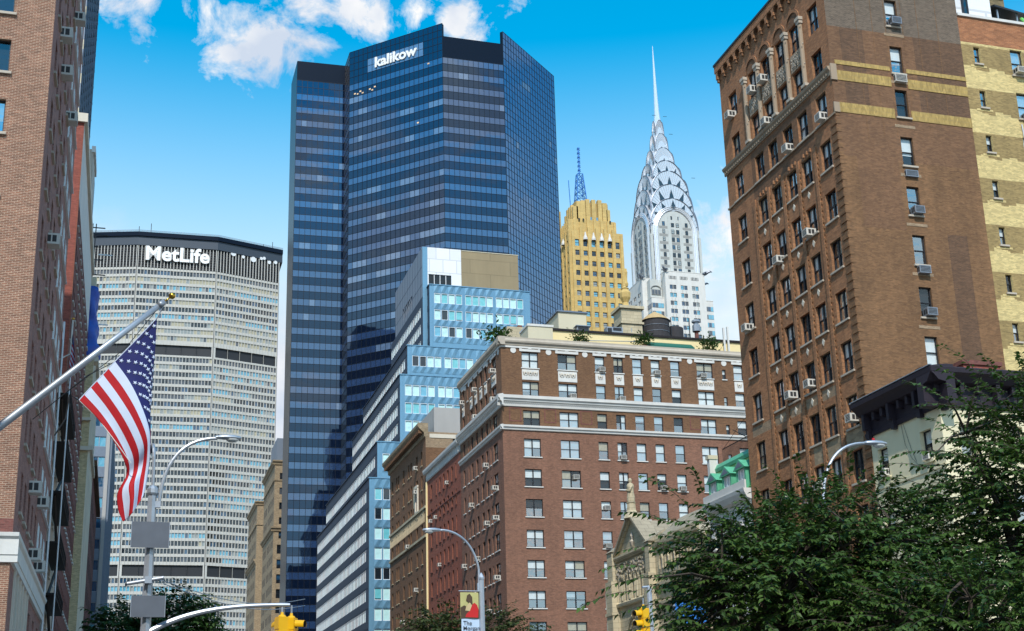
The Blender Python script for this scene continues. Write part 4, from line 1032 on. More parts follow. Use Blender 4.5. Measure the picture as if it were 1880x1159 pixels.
    core.box(X+.5, 78.3, Y0+.5, Y1-.05, 83.4, 96.3, 'panel_blue_shade'); core.box(X+.5, 78.3, Y0+.5, 282, 96.3, 107.3, 'panel_grey')
    core.build('core', root)
    for k, (M, s, d) in enumerate(big[:100]):
        place_window(root, M, s[0], s[1], d, s[2], s[3], 1, 1, wts=WT, fr='frame_white', t=.12, near=False, sill=None)
    rest = MB()
    random.seed(8)
    for (M, s, d) in big[100:]+small: merged(rest, M, [s], d, WT if d == .2 else [('glass_tealwhite',1,1.5),('glass_teal',1,3),('glass_slate',1,2),('glass_cyan',1,2)], out=.0 if d == .2 else .02, t=.08)
    o = rest.build('window', root, kind='stuff')
office_block()

# ------------------------------------------------------------------ dark glass tower
def glass_tower():
    root = thing('glass_tower', 'dark blue glass tower with angled facets and a white lettered sign near its top', 'skyscraper', (86, 340, 0))
    W1, W2, C, D, E, Fp = (40.7,347.9), (55.0,347.35), (55.03,339.6), (77.85,317.6), (95.7,317.7), (118.0,338.5)
    TOP, LOW = 203.5, 199.4
    P = 4.29
    core = MB(); ins = .35
    core.prism([(41.2,348.4),(55.5,347.9),(55.5,339.9),(78.1,318.1),(95.5,318.1),(117.5,338.8),(117.5,374),(60,374),(60,361.8),(41.2,361.8)], 0, LOW-.3, 'spandrel', 'roofing')
    core.build('core', root)
    faces = [('west wing', W1, W2, 9, TOP), ('left', C, D, 20, TOP), ('middle', D, E, 12, LOW), ('right', E, Fp, 20, TOP), ('notch', W2, C, 5, TOP)]
    bands = {}
    grid = MB(); spn = MB()
    rnd = random.Random(4)
    for (nm, a, b, n, top) in faces:
        L = math.dist(a, b); M = FA(a[0], a[1], b[0], b[1]); du = L/n
        nf = int((192.7-30)/P)
        zl = []
        z = 192.7
        k = 0
        while z > 24:
            zl.append((z-2.0, z, True, k)); zl.append((z-P, z-2.0, False, k)); z -= P; k += 1
        for (z0, z1) in ((192.7, 195.0), (195.0, 197.2), (197.2, 199.4)): zl.append((z0, z1, False, -1))
        if top > LOW: zl += [(199.4, 201.5, False, -1), (201.5, TOP, False, -1)]
        if nm in ('middle', 'west wing'):          # plain dark parapet bands above the windows
            q = 196.2 if nm == 'west wing' else 192.7
            zl = [t for t in zl if t[0] < q-.1]; spn.xf = M
            spn.box(.02, L-.02, -.02, .3, zl[0][1] if nm == 'middle' else 197.2, top, 'crown_dark' if nm == 'middle' else 'crown_dark')
            zl = [t for t in zl if t[1] < 192.8] if nm == 'middle' else [t for t in zl if t[1] < 197.3]
        for (z0, z1, vis, k) in zl:
            if vis: mb = bands.setdefault((k), MB())
            else: mb = spn
            mb.xf = M
            runlit = 0
            for i in range(n):
                u0, u1 = i*du, (i+1)*du
                t1, t2 = rnd.gauss(0, .0016), rnd.gauss(0, .0016)
                if vis:
                    if runlit == 0 and rnd.random() < (.07 if nm in ('left',) else .03): runlit = rnd.randint(1, 4)
                    mat = 'tower_vision_lit' if runlit > 0 else ('tower_mirror' if nm == 'right' else 'tower_vision'); runlit = max(0, runlit-1)
                else: mat = 'tower_mirror' if nm == 'right' else 'tower_glass'
                mb.quad((u0, t1, z0), (u1, -t1, z0), (u1, -t1+t2, z1), (u0, t1+t2, z1), mat)
        grid.xf = M
        zz = [t[0] for t in zl]+[max(t[1] for t in zl)]
        wv = .16 if nm == 'right' else .11
        for i in range(n+1): grid.box(i*du-wv/2, i*du+wv/2, -.07, .06, 24, min(max(zz), top), 'mullion')
        for z in sorted(set(round(q, 2) for q in zz)): grid.box(0, L, -.05, .06, z-.06, z+.06, 'mullion')
    for k, mb in bands.items(): mb.build('window_band', root)
    spn.xf = None; spn.build('spandrel_glass', root)
    grid.xf = None; grid.build('mullion_grid', root)
    # free-standing tops of the two outer facets
    p = MB(FA(*C, *D)); p.box(.02, 31.6, .12, .9, LOW-.4, TOP-.02, 'crown_dark'); p.build('parapet', root)
    p = MB(FA(*E, *Fp)); p.box(.02, 30.4, .12, .9, LOW-.4, TOP-.02, 'crown_dark'); p.build('parapet', root)
    p = MB(); p.prism([(40.72,347.92),(54.98,347.4),(55.2,361.9),(40.75,361.9)], LOW-.4, TOP-.1, 'crown_dark'); p.build('wing_top', root)
    p = MB(FA(C[0], 373, W1[0], 373)); p.build('rear', root) if p.v else None
    w = MB(); w.xf = FW(W1[0], 362)
    wall(w, 14.1, 0, TOP, [], .1, 'crown_dark'); w.build('west_side', root)
    # sign
    M = FA(*C, *D); s = MB(M)
    du = 31.72/20
    for i in range(4, 16):
        for (z0, z1) in ((195.0, 197.2), (197.2, 199.4)):
            s.quad((i*du+.08,-.04,z0+.08), ((i+1)*du-.08,-.04,z0+.08), ((i+1)*du-.08,-.04,z1-.08), (i*du+.08,-.04,z1-.08), 'tower_vision_lit')
    s.build('sign_panel', root)
    me = text_mesh('kalikow', 4.5, .12, .13, 'lettering', sx=1.02, name='lettering')
    link('lettering', me, root, None, M @ Matrix.Translation((16.0, -.25, 197.25)))
    # ceiling lights on a few floors
    l = MB(M)
    for u, z in ((2.0,189.2),(3.0,188.9),(3.9,189.5),(4.7,188.8),(7.2,189.3),(8.0,188.8),(8.9,189.6),(27.0,191.8),(23.4,174.2)): l.box(u-.3, u+.3, -.045, -.03, z, z+.4, 'room_light')
    l.build('ceiling_light', root)
mt = newmat('room_light'); e = N('ShaderNodeEmission', ins={'Color': (1, .78, .5, 1), 'Strength': 1.1}); finish(e.outputs[0])
glass_tower()

# ------------------------------------------------------------------ broad slab office tower with dark crown
def slab_tower():
    root = thing('slab_tower', 'broad pale concrete slab tower with rows of small windows and a dark lettered crown', 'skyscraper', (15, 594, 0))
    A0, A, B, Cc = (-36.0, 604.2), (-3.06, 595.4), (33.46, 594.1), (64.14, 603.6)
    core = MB(); core.prism([(-36.2,605.0),(-3,596.2),(33.4,594.9),(63.3,604.1),(63.6,640),(-36,640)], 0, 239, 'metal_dark', 'roofing'); core.build('core', root)
    ZT = 228.6; P = 3.57
    rows = []
    z = ZT-1.1
    gaps = ((186.0, 190.9), (83.6, 88.6))
    k = 0
    while z > 20:
        z0 = z-2.25
        if not any(z > g[0]-.2 and z0 < g[1]+.2 for g in gaps): rows.append((z0, z, k))
        z -= P; k += 1
        for g in gaps:
            if z < g[1]+.4 and z > g[1]-P: z = g[0]-.9
    rnd = random.Random(7)
    kinds = {}
    seq = ['slate','cream','paleblue','dark','dark','dark','cyan','cream2','cream2','cream','slate','slate']
    WTS = {'slate': [('glass_slate',1,5),('glass_dark',0,2)], 'cream': [('glass_cream',1,6),('glass_pale',1,2),('glass_slate',1,1)], 'paleblue': [('glass_cyan',1,3),('glass_pale',1,3),('glass_slate',1,1)],
           'dark': [('glass_dark',0,6),('glass_blue',1,2)], 'cyan': [('glass_cyan',1,4),('glass_pale',1,2),('glass_blue',1,1)], 'cream2': [('glass_cream',1,4),('glass_pale',1,4)]}
    indiv = []; rest = MB()
    trim = MB()
    for fi, (a, b, n) in enumerate(((A0, A, 22), (A, B, 24), (B, Cc, 21))):
        L = math.dist(a, b); M = FA(*a, *b); du = (L-.7)/n
        ops = []; specs = []
        for (z0, z1, k) in rows:
            for i in range(n):
                u = .35+(i+.5)*du; ops.append((u-.59, u+.59, z0, z1))
            if k < 12: kd = seq[k] if rnd.random() < .75 else rnd.choice(list(WTS))
            else: kd = rnd.choice(['slate','cream2','slate','dark','dark','cyan','slate','paleblue','dark']) if k < 24 else rnd.choice(['dark','cyan','dark','dark','slate','cyan','dark'])
            i = 0
            while i < n:
                run = rnd.randint(4, n); kk = kd if rnd.random() < .8 else rnd.choice(['slate','dark','cyan','cream2'])
                for j in range(i, min(n, i+run)): specs.append((.35+(j+.5)*du, z0, 1.18, z1-z0, kk))
                i += run
        gp = [(2.0+i*(L-2)/5, 2.0+(i+1)*(L-2)/5-.9, g[0], g[1]) for g in gaps for i in range(5)]
        mb = MB(M); wall(mb, L, 0, ZT, ops+[(max(.1,p[0]-1), p[1], p[2], p[3]) for p in gp], .45, 'stone_precast')
        mb.build('concrete_grid', root)
        for s in specs:
            if fi == 1 and s[1] > 205 and len(indiv) < 100: indiv.append((M, s))
            else: merged(rest, M, [s[:4]], .42, WTS[s[4]], fr=None)
        t = MB(M)
        for g in gaps:
            t.quad((.2,1.2,g[0]),(L,1.2,g[0]),(L,1.2,g[1]),(.2,1.2,g[1]),'glass_dark')
            t.quad((.2,.9,g[0]),(L,.9,g[0]),(L,.9,g[0]+2.4),(.2,.9,g[0]+2.4),'glass_blue' if g[0] < 100 else 'glass_pale')
        t.build('plant_floor', root)
        for i in range(n+1):                                   # slender fins
            u = .35+i*du; trim.xf = M
            for (z0, z1) in ((0, gaps[1][0]), (gaps[1][1], gaps[0][0]), (gaps[0][1], ZT)): trim.box(u-.07, u+.07, -.22, 0, z0, z1, 'stone_precast')
        trim.box(L-.32, L-.02, -.05, .05, 0, 239, 'metal_dark')
        lv = MB(M); lv.quad((0,.35,ZT),(L,.35,ZT),(L,.35,240.2),(0,.35,240.2),'crown_black')
        for j in range(9): lv.box(0, L, .1, .3, ZT+.5+j*1.25, ZT+.75+j*1.25, 'metal_dark')
        lv.build('crown_louvre', root)
        fn = MB(M)
        for i in range(n+1):
            u = .35+i*du; fn.box(u-.16, u+.16, -.3, .08, ZT, 239.4, 'stone_precast')
        fn.build('crown_fins', root)
    trim.xf = None; trim.build('facade_fins', root)
    for (M, s) in indiv:
        pm, fm = window_meshes(s[2], s[3], 1, 1, [rblind(WTS[s[4]])], 'frame_dark', .05, False)
        link('window', pm, root, None, M @ Matrix.Translation((s[0], .42, s[1])))
    rest.build('window', root, kind='stuff')
    ov = 1.2
    poly = [(-37.4,604.0),(-3.1,594.2),(33.7,592.8),(65.6,602.9),(65.6,642),(-37.4,642)]
    r = MB(); r.prism([(p[0],p[1]) for p in poly], 244.0, 246.1, 'crown_dark'); r.build('roof_slab', root)
    r = MB(); r.prism([(p[0]*.998, p[1]+.7) for p in poly], 239.6, 244.0, 'crown_slate'); r.build('crown_band', root)
    r = MB()
    pts = poly[:4]
    for q in (247.0, 246.55): r.tube([(p[0], p[1]+.3, q) for p in pts], .09, 4, 'metal_grey')
    for i in range(3):
        a, b = pts[i], pts[i+1]; n = 20
        for j in range(n): x = a[0]+(b[0]-a[0])*j/n; y = a[1]+(b[1]-a[1])*j/n+.3; r.box(x-.07, x+.07, y-.07, y+.07, 246.1, 247.0, 'metal_grey')
    r.build('roof_railing', root)
    for (px, h) in ((216, 5.5), (255, 9), (277, 11), (484, 5), (501, 6.5)):
        p = atY(px, 432, 612); a = MB(); a.tube([(p.x,612,246),(p.x,612,247+h)], .16, 5, 'metal_dark'); a.build('antenna', root)
    d = MB(FA(*B, *Cc))
    for u, z, rr in ((4.7,240.3,.75),(8.0,239.4,1.35),(13.0,238.6,.8),(18.2,238.3,1.4),(22.3,239.6,.8),(23.8,240.0,.8),(26.5,238.4,.9),(29.8,239.0,.9)):
        d.add([(u+rr*cos(2*pi*k/14), -.5, z+rr*sin(2*pi*k/14)) for k in range(14)]+[(u, -.1, z)], [tuple(range(14))]+[(k, 14, (k+1)%14) for k in range(14)], 'metal_white')
    d.build('dish_antenna', root)
    me = text_mesh('MetLife', 9.6, .3, .30, 'lettering', sx=1.0, name='lettering', space=1.02)
    link('lettering', me, root, None, FA(*A, *B) @ Matrix.Translation((18.2, -.9, 235.2)))
paint('crown_black', (.012, .013, .018), .6); paint('crown_slate', (.05, .065, .085), .5, .2)
slab_tower()

# ------------------------------------------------------------------ tan limestone block beside the slab tower
def tan_block():
    X, Y0, Y1 = 42.0, 394.0, 425.0
    root = thing('stone_office', 'tan limestone office block with stepped corners and a grey rooftop box between two towers', 'building', (X, Y0, 0))
    M = FS(X, Y0); M2 = FW(X, Y1)
    def rowset(top, us, w, h, n): return [(u, top-4.05*i, w, h) for i in range(n) for u in us]
    sp = [(2.4, 88.0-h, 1.9, 2.1) for h in (2.0, 6.6, 11.2, 15.8, 20.2)]
    sp += [(u, 63.2-4.45*i, 1.5, 2.7) for i in range(13) for u in (1.9, 3.9, 6.5, 8.5, 11, 13)]
    sp = [(1.6+.9, z, w, h) if u == 2.4 else (u, z, w, h) for u, z, w, h in sp]
    mb = MB(M); wall(mb, 26, 0, 92, [(u-w/2, u+w/2, z, z+h) for u, z, w, h in sp], .35, 'brick_tan'); mb.build('wall', root)
    spw = [(u, 83-4.45*i, 1.3, 2.4) for i in range(17) for u in (3, 6.2, 9.4, 15, 18.2, 22, 25.4, 28.6)]
    mb = MB(M2); wall(mb, 31, 0, 92, [(u-w/2, u+w/2, z, z+h) for u, z, w, h in spw], .35, 'brick_tan'); mb.build('side_wall', root)
    M3 = FS(40.3, 429.0); M4 = FW(40.3, 459)
    spn = [(u, 80-4.45*i, 1.3, 2.4) for i in range(17) for u in (3, 6.2, 9.4, 15, 18.2, 22, 25.4)]
    mb = MB(M4); wall(mb, 30, 0, 86, [(u-w/2, u+w/2, z, z+h) for u, z, w, h in spn], .35, 'brick_tan'); mb.build('side_wall', root)
    mb = MB(M3); wall(mb, 5, 0, 86, [], .35, 'brick_tan'); mb.build('wall', root)
    cnt = 0; rest = MB(); WT = [('glass_dark',0,4),('glass_slate',1,2),('glass_blue',.6,1)]
    for MM, ss in ((M, sp), (M2, spw), (M4, spn)):
        for s in ss:
            if MM is M and cnt < 40 and s[1] > 10: place_window(root, MM, s[0], s[1], .33, s[2], s[3], 1, 2, wts=WT, near=False, t=.1, sill=None); cnt += 1
            else: merged(rest, MM, [s], .33, WT, fr='frame_dark', t=.08)
    rest.build('window', root, kind='stuff')
    b = MB(); b.box(X+.5, 70, Y0+.5, Y1+4, 0, 91.7, 'brick_tan'); b.box(40.9, 44, 429.5, 459, 0, 85.5, 'brick_tan'); b.build('core', root)
    for MM, W, zs in ((M, 26, (91.2, 70.6)), (M2, 31.3, (91.2, 70.6)), (M4, 30, (85.2, 66.0)), (M3, 5, (85.2,))):
        c = MB(MM)
        for z in zs: c.extr([(0,z-.7),(-.25,z-.6),(-.4,z),(-.75,z+.3),(-.8,z+.75),(0,z+.9)], -.8, W-.02, 'brick_tan')
        c.box(0, W-.02, -.25, .02, 85.6 if MM in (M, M2) else 78, 86.0 if MM in (M, M2) else 78.4, 'brick_tan'); c.build('cornice', root)
    g = MB(); g.box(42.9, 60, 398, 415, 91.8, 100, 'panel_grey'); g.build('roof_house', root)
tan_block()

# ------------------------------------------------------------------ gold stone setback tower with mast
def gold_tower():
    X0, Y0 = 147.0, 411.0; WW, DD = 20.6, 12.6
    root = thing('stone_tower', 'gold stone tower with a buttressed crown and a blue lattice mast on top', 'skyscraper', (X0, Y0, 0))
    M = FS(X0, Y0); M2 = FW(X0, Y0+DD)
    cu = [2.75, 5.9, 9.05, 12.2, 15.3, 18.35]
    tops = [181.8]+[177.6-3.87*i for i in range(16)]
    sp = [(u, t-(2.6 if i == 0 else 1.95), 1.6, 2.6 if i == 0 else 1.95) for i, t in enumerate(tops) for u in cu]
    mb = MB(M); wall(mb, WW, 0, 185.3, [(u-w/2, u+w/2, z, z+h) for u, z, w, h in sp], .4, 'stone_gold')
    for k in range(7):
        u = 1.15+k*3.12; mb.box(u-.5, u+.5, -.45, .02, 0, 184.6 if k in (0, 6) else 186.5, 'stone_gold')
    mb.build('wall', root)
    cw = [2.4, 6.3, 10.2]
    spw = [(u, t-2.0, 1.35, 2.0) for t in tops for u in cw]
    mb = MB(M2); wall(mb, DD, 0, 185.3, [(u-w/2, u+w/2, z, z+h) for u, z, w, h in spw], .4, 'stone_gold')
    for u in (.6, 4.35, 8.25, 12.1): mb.box(u-.4, u+.4, -.4, .02, 0, 185.5, 'stone_gold')
    mb.build('side_wall', root)
    WT = [('glass_pale',1,2),('glass_cyan',1,3),('glass_slate',.6,2),('glass_dark',0,2),('glass_blue',1,2)]
    for MM, ss in ((M, sp), (M2, spw)):
        for s in ss:
            if s[1] > 142: place_window(root, MM, s[0], s[1], .35, s[2], s[3], 1, 2, wts=WT, near=False, t=.14, fr='frame_dark', sill=None)
    b = MB(); b.box(X0+.5, X0+WW, Y0+.5, Y0+DD+8, 0, 185.2, 'stone_gold'); b.build('core', root)
    # carved window hoods
    for u in cu[1:5]:
        h = MB(M); h.lathe(u, -.35, [(.85,181.6),(.8,182.3),(.45,183.3),(.25,184.4),(.02,184.8)], 8, 'stone_white'); h.build('window_hood', root)
    for u in cw[:2]:
        h = MB(M2); h.lathe(u, -.3, [(.75,181.6),(.7,182.3),(.4,183.1),(.02,184.2)], 8, 'stone_white'); h.build('window_hood', root)
    # shoulder storey and buttressed crown
    c = MB(); c.box(148.8, 165.0, Y0+.6, Y0+DD-.3, 185.2, 190.0, 'stone_gold'); 
    c.xf = M
    for k in range(7): u = 2.2+k*2.6; c.box(u-.45, u+.45, .2, .9, 184, 190.4-abs(k-3)*.25, 'stone_gold')
    c.xf = M2
    for k in range(6): u = .8+k*2.2; c.box(u-.35, u+.35, -.2, 1.9, 184, 189.6, 'stone_gold')
    c.build('shoulder', root)
    c = MB(); c.box(150.4, 163.2, Y0+2.4, Y0+DD-1.5, 189.9, 197.6, 'stone_gold_dark'); c.xf = M
    for u, w, z in ((3.2,.9,195.3),(4.5,.9,197.4),(6.2,.8,197.9),(8.0,.75,198.5),(10.3,.75,198.5),(12.7,.75,198.6),(14.6,.9,197.6),(15.9,.7,195.0)): c.box(u-w, u+w, 1.3, 3.0, 189.8, z, 'stone_gold')
    c.xf = M2
    for k in range(5): u = 1.9+k*2.2; c.box(u-.55, u+.55, 2.2, 4.5, 189.8, 195.0+1.6*(k > 0)*(k < 4), 'stone_gold')
    c.build('crown', root)
    w = MB(M)
    for u in (9.15, 11.5): w.box(u-.35, u+.35, 1.9, 2.38, 190.1, 195.6, 'stone_gold_dark'); w.box(u-.4, u+.4, 1.6, 1.9, 190.1, 191.6, 'panel_blue')
    for u in (4.0, 5.6, 16.0): w.box(u-.3, u+.3, .05, .25, 189.4, 190.1, 'metal_dark')
    w.build('crown_recess', root)
    t = MB(M2); t.box(3.0, 9.0, -1.4, .0, 166, 170.8, 'stone_gold'); t.build('balcony', root) if False else None
    e = MB(M); e.box(20.2, 21.3, -.3, .9, 166.0, 171.5, 'stone_gold'); e.lathe(20.9, .2, [(.7,165),(.9,166),(.5,167.5),(.8,170.5),(.5,171.8)], 7, 'stone_gold'); e.build('carved_bracket', root)
    # lattice mast
    a = MB(); cx, cy = 154.0, Y0+6; z0, z1 = 197.4, 210.4
    for sx, sy in ((-1,-1),(1,-1),(1,1),(-1,1)): a.tube([(cx+sx*2.0,cy+sy*2.0,z0),(cx+sx*1.0,cy+sy*1.0,z1)], .17, 5, 'antenna_blue')
    n = 5
    for i in range(n):
        r0 = 2.0-1.0*i/n; r1 = 2.0-1.0*(i+1)/n; a0 = z0+(z1-z0)*i/n; a1 = z0+(z1-z0)*(i+1)/n
        cs = ((-1,-1),(1,-1),(1,1),(-1,1))
        for k in range(4):
            p, q = cs[k], cs[(k+1)%4]
            a.tube([(cx+p[0]*r0,cy+p[1]*r0,a0),(cx+q[0]*r1,cy+q[1]*r1,a1)], .10, 4, 'antenna_blue'); a.tube([(cx+q[0]*r0,cy+q[1]*r0,a0),(cx+p[0]*r1,cy+p[1]*r1,a1)], .10, 4, 'antenna_blue')
            a.tube([(cx+p[0]*r1,cy+p[1]*r1,a1),(cx+q[0]*r1,cy+q[1]*r1,a1)], .12, 4, 'antenna_blue')
    a.tube([(cx,cy,z1),(cx,cy,z1+11)], .27, 6, 'antenna_blue')
    for i in range(6): z = z1+1.2+i*1.75; a.box(cx-.65, cx+.65, cy-.1, cy+.1, z, z+.22, 'antenna_blue'); a.box(cx-.42, cx+.42, cy-.42, cy+.42, z+.5, z+.95, 'antenna_blue')
    a.build('lattice_mast', root)
    a = MB(); a.tube([(150.0,Y0+6,196.5),(149.6,Y0+6,207.6)], .17, 5, 'antenna_blue'); a.build('antenna', root)
    a = MB(); a.box(142, 149.5, Y0+16, Y0+24, 150, 199.3, 'stone_gold_dark'); a.build('rear_block', root)
    a = MB(); a.tube([(146.6,Y0+20,199.3),(144.0,Y0+20,206.3)], .16, 5, 'antenna_blue'); a.build('antenna', root)
gold_tower()

# ------------------------------------------------------------------ art deco skyscraper with arched steel spire
def deco_tower():
    cx, cy = 222.2, 496.0
    root = thing('deco_skyscraper', 'white brick art deco skyscraper with tiered steel arches and a needle spire', 'skyscraper', (cx, cy, 0))
    A = 11.6
    sides = [Matrix.Translation((cx, cy, 0)) @ Matrix.Rotation(q, 4, 'Z') for q in (0, -pi/2, pi/2, pi)]       # local -y faces outwards
    # shaft with stone arch bay on each side
    sh = MB(); sh.box(cx-A+.45, cx+A-.45, cy-A+.45, cy+A-.45, 0, 226, 'stone_chrysler'); sh.build('shaft', root)
    rows = [226.0-3.62*i for i in range(8)]
    WT = [('glass_dark',0,3),('glass_slate',1,2),('glass_pale',1,2),('glass_blue',1,2)]
    for si, S in enumerate(sides[:2]):
        sp = []
        for i, z in enumerate(rows):
            for u in (-5.4, 5.4): sp.append((u, z-2.0, 1.25, 1.9))
            if i: sp += [(-1.15, z-2.0, 1.45, 1.9), (1.15, z-2.0, 1.45, 1.9)]
            for u in (-9.9, 9.9):
                if z < 221: sp.append((u, z-2.0, 1.25, 1.9))
        sp += [(-1.6, 227.1, .9, 1.5), (1.9, 227.1, .9, 1.5), (-1.15, 223.6, 1.45, 1.8), (1.15, 223.6, 1.45, 1.8)]
        mb = MB(S @ Matrix.Translation((0, -A-.02, 0)))
        cutz = [t-k for t in rows for k in (2.5, 1.95)]
        wall(mb, A-.3, 196, 223, [(u-w/2, u+w/2, z, z+h) for u, z, w, h in sp if z+h < 223], .3, 'stone_chrysler', u0=-A+.3)
        mb.build('shaft_wall', root)
        pl = MB(S)                                         # arched stone panel, a little proud
        n = 18; a = 8.0
        arc = [(a*cos(pi*k/n), 221.5+9.6*sin(pi*k/n)) for k in range(n+1)]
        pl.add([(x, -A-.04, z) for x, z in arc]+[(-a, -A-.04, 221.5), (a, -A-.04, 221.5)], [tuple(range(n+1))], 'stone_chrysler')
        for k in range(n): pl.quad((arc[k][0],-A-.04,arc[k][1]),(arc[k+1][0],-A-.04,arc[k+1][1]),(arc[k+1][0],-A+2,arc[k+1][1]),(arc[k][0],-A+2,arc[k][1]),'stone_chrysler')
        for u in (-2.6, 2.6): pl.box(u-.7, u+.7, -A-.18, -A, 200, 228.4, 'stone_chrysler')
        for z in rows:                                     # grey brick bands between the outer windows
            for sgn in (-1, 1): pl.box(sgn*5.6-2.0, sgn*5.6+2.0, -A-.07, -A-.03, z-3.4, z-2.25, 'stone_chrysler_grey')
            pl.box(-1.9, 1.9, -A-.07, -A-.03, z-3.4, z-2.3, 'stone_chrysler_grey') if z < 226 else None
        for u in (-9.9, 9.9): pl.box(u-1.0, u+1.0, -A-.07, -A, 197, 219.5, 'stone_chrysler_grey')
        pl.build('arched_panel', root)
        for (ra, rz, t, mt) in ((8.6, 10.2, .42, 'steel'), (9.35, 11.0, .40, 'steel_bright'), (10.05, 11.7, .36, 'steel')):
            tr = MB(S); pts = [(-ra, -A-.05, 197)]+[(-ra*cos(pi*k/n), -A-.05, 221.5+rz*sin(pi*k/n)) for k in range(n+1)]+[(ra, -A-.05, 197)]
            tr.tube(pts, t, 6, mt); tr.build('arch_moulding', root)
        M = S @ Matrix.Translation((0, -A-.12, 0))
        for s in sp:
            ww = window_meshes(s[2], s[3], 1, 2, [rblind(WT)], 'frame_dark', .12, False)
            o = link('window', ww[0], root, None, M @ Matrix.Translation((s[0], .0, s[1]))); link('frame', ww[1], o, None, M @ Matrix.Translation((s[0], .0, s[1])))
        for u in (-A+.1, A-.1):
            q = MB(S); q.box(u-.45, u+.45, -A-.15, -A+.75, 150, 219.5, 'stone_chrysler'); q.build('corner_pier', root)
    # terraced steel crown: crossing arched vaults, each smaller and higher
    tiers = [(11.3, 221.5, 237.4), (10.1, 231.0, 244.7), (8.95, 239.5, 251.8), (7.0, 248.5, 257.8), (4.9, 256.5, 265.2), (3.15, 264.5, 273.2), (2.0, 272.5, 280.5)]
    n = 20
    for ti, (a, s, c) in enumerate(tiers):
        mb = MB(); low = s-8 if ti else s-3
        prof = [(-a, low)]+[(-a*cos(pi*k/n), s+(c-s)*sin(pi*k/n)**.92) for k in range(n+1)]+[(a, low)]
        for q in (0, pi/2):
            mb.xf = Matrix.Translation((cx, cy, 0)) @ Matrix.Rotation(q, 4, 'Z'); d = a+.02
            N_ = len(prof)
            mb.add([(x,-d,z) for x, z in prof]+[(x,d,z) for x, z in prof], [(i, N_+i, N_+i+1, i+1) for i in range(N_-1)]+[tuple(range(N_)), tuple(range(2*N_-1, N_-1, -1))], 'steel')
            # radial ribs on the end faces
            for sg in (-1, 1):
                for k in range(1, 24):
                    th = pi*k/24; x1 = -a*.985*cos(th); z1_ = s+(c-s)*.985*sin(th)**.92; x0 = x1*.62; z0_ = s-1+(z1_-s+1)*.62
                    mb.add([(x0-.05,sg*(d+.01),z0_),(x0+.05,sg*(d+.01),z0_),(x1+.07,sg*(d+.01),z1_),(x1-.07,sg*(d+.01),z1_),(x0,sg*(d+.10),z0_),(x1,sg*(d+.12),z1_)], [(0,1,5,4) if False else (0,4,5,3),(1,2,5,4),(3,5,2)], 'steel_rib')
        mb.xf = None; mb.build('crown_tier', root)
        ed = MB()
        for S in sides:
            ed.xf = S; ed.tube([(x,-a-.05,z) for x, z in prof[1:-1]], .24 if a > 6 else .15, 6, 'steel_dark')
        ed.xf = None; ed.build('arch_rim', root)
        # triangular windows fanned along the arch below
        if 0 <= ti < 6:
            a0 = (8.9, 11.3, 10.1, 8.95, 7.0, 4.9)[ti]; s0, c0 = ((221.5, 232.2), (221.5, 237.4), (231, 244.7), (239.5, 251.8), (248.5, 257.8), (256.5, 265.2))[ti]
            cnt = 7 if ti < 4 else 5
            for si, S in enumerate(sides[:2]):
                for k in range(cnt):
                    th = pi*(k+.5)/cnt*.84+pi*.08
                    if ti == 0: th = pi*(k+.5)/cnt
                    bx, bz = -a0*cos(th), s0+(c0-s0)*sin(th)**.92
                    dx, dz = -cos(th), sin(th)
                    # the triangle stands on the lower arch, apex outwards, kept inside this tier's arch
                    k2 = 1.0
                    for _ in range(30):
                        tx, tz = bx+dx*5.0*k2*a/10, bz+dz*5.0*k2*a/10
                        inside = abs(tx) < a*.97 and tz < s+(c-s)*(max(0, 1-(tx/a)**2)**.5)**.92-.25
                        if inside: break
                        k2 *= .9
                    if k2 < .25: continue
                    hw = 1.35*a/10
                    px, pz = -dz, dx
                    t = MB(S); y = -a-.12
                    t.add([(bx+px*hw, y, bz+pz*hw), (bx-px*hw, y, bz-pz*hw), (tx, y, tz), (bx+px*hw, y+.12, bz+pz*hw), (bx-px*hw, y+.12, bz-pz*hw), (tx, y+.12, tz)], [(0,1,2),(0,3,4,1),(1,4,5,2),(2,5,3,0)], 'glass_dark')
                    t.build('triangular_window', root)
    # needle
    nd = MB(); nd.lathe(cx, cy, [(2.0,277),(1.55,281.5),(1.15,286),(1.0,290.5),(.95,291),(.62,302),(.36,312),(.12,319.5)], 8, 'steel_bright', a0=pi/8); nd.build('spire', root)
    nd = MB()
    for z, r in ((282.0, 2.8), (272.5, 4.4), (248.5, 10.9)): nd.tube([(cx-r-.8,cy-r,z),(cx-r+1,cy-r,z+.1)], .1, 4, 'metal_dark'); nd.tube([(cx+r-1,cy-r,z),(cx+r+.8,cy-r,z+.1)], .1, 4, 'metal_dark')
    nd.build('lightning_rod', root)
    # lower setbacks
    def block(nm, x0, x1, y0, y1, z1, us, wus, wz, n=11, pitch=3.62, w=1.45, cz=True):
        M = FS(x0, y0); M2 = FW(x0, y1)
        s1 = [(u, wz-pitch*i, w, 1.95) for i in range(n) for u in us]; s2 = [(u, wz-pitch*i, w, 1.95) for i in range(n) for u in wus]
        mb = MB(M); wall(mb, x1-x0, 120, z1, [(u-w/2, u+w/2, z, z+h) for u, z, w, h in s1], .3, 'stone_white'); mb.build(nm, root)
        mb = MB(M2); wall(mb, y1-y0, 120, z1, [(u-w/2, u+w/2, z, z+h) for u, z, w, h in s2], .3, 'stone_white'); mb.build(nm, root)
        b = MB(); b.box(x0+.4, x1, y0+.4, y1, 0, z1-.02, 'stone_white'); b.box(x0-.08, x1+.08, y0-.1, y0+.45, z1, z1+.3, 'stone_white'); b.box(x0-.08, x0+.45, y0+.45, y1, z1, z1+.3, 'stone_white'); b.build('setback_block', root)
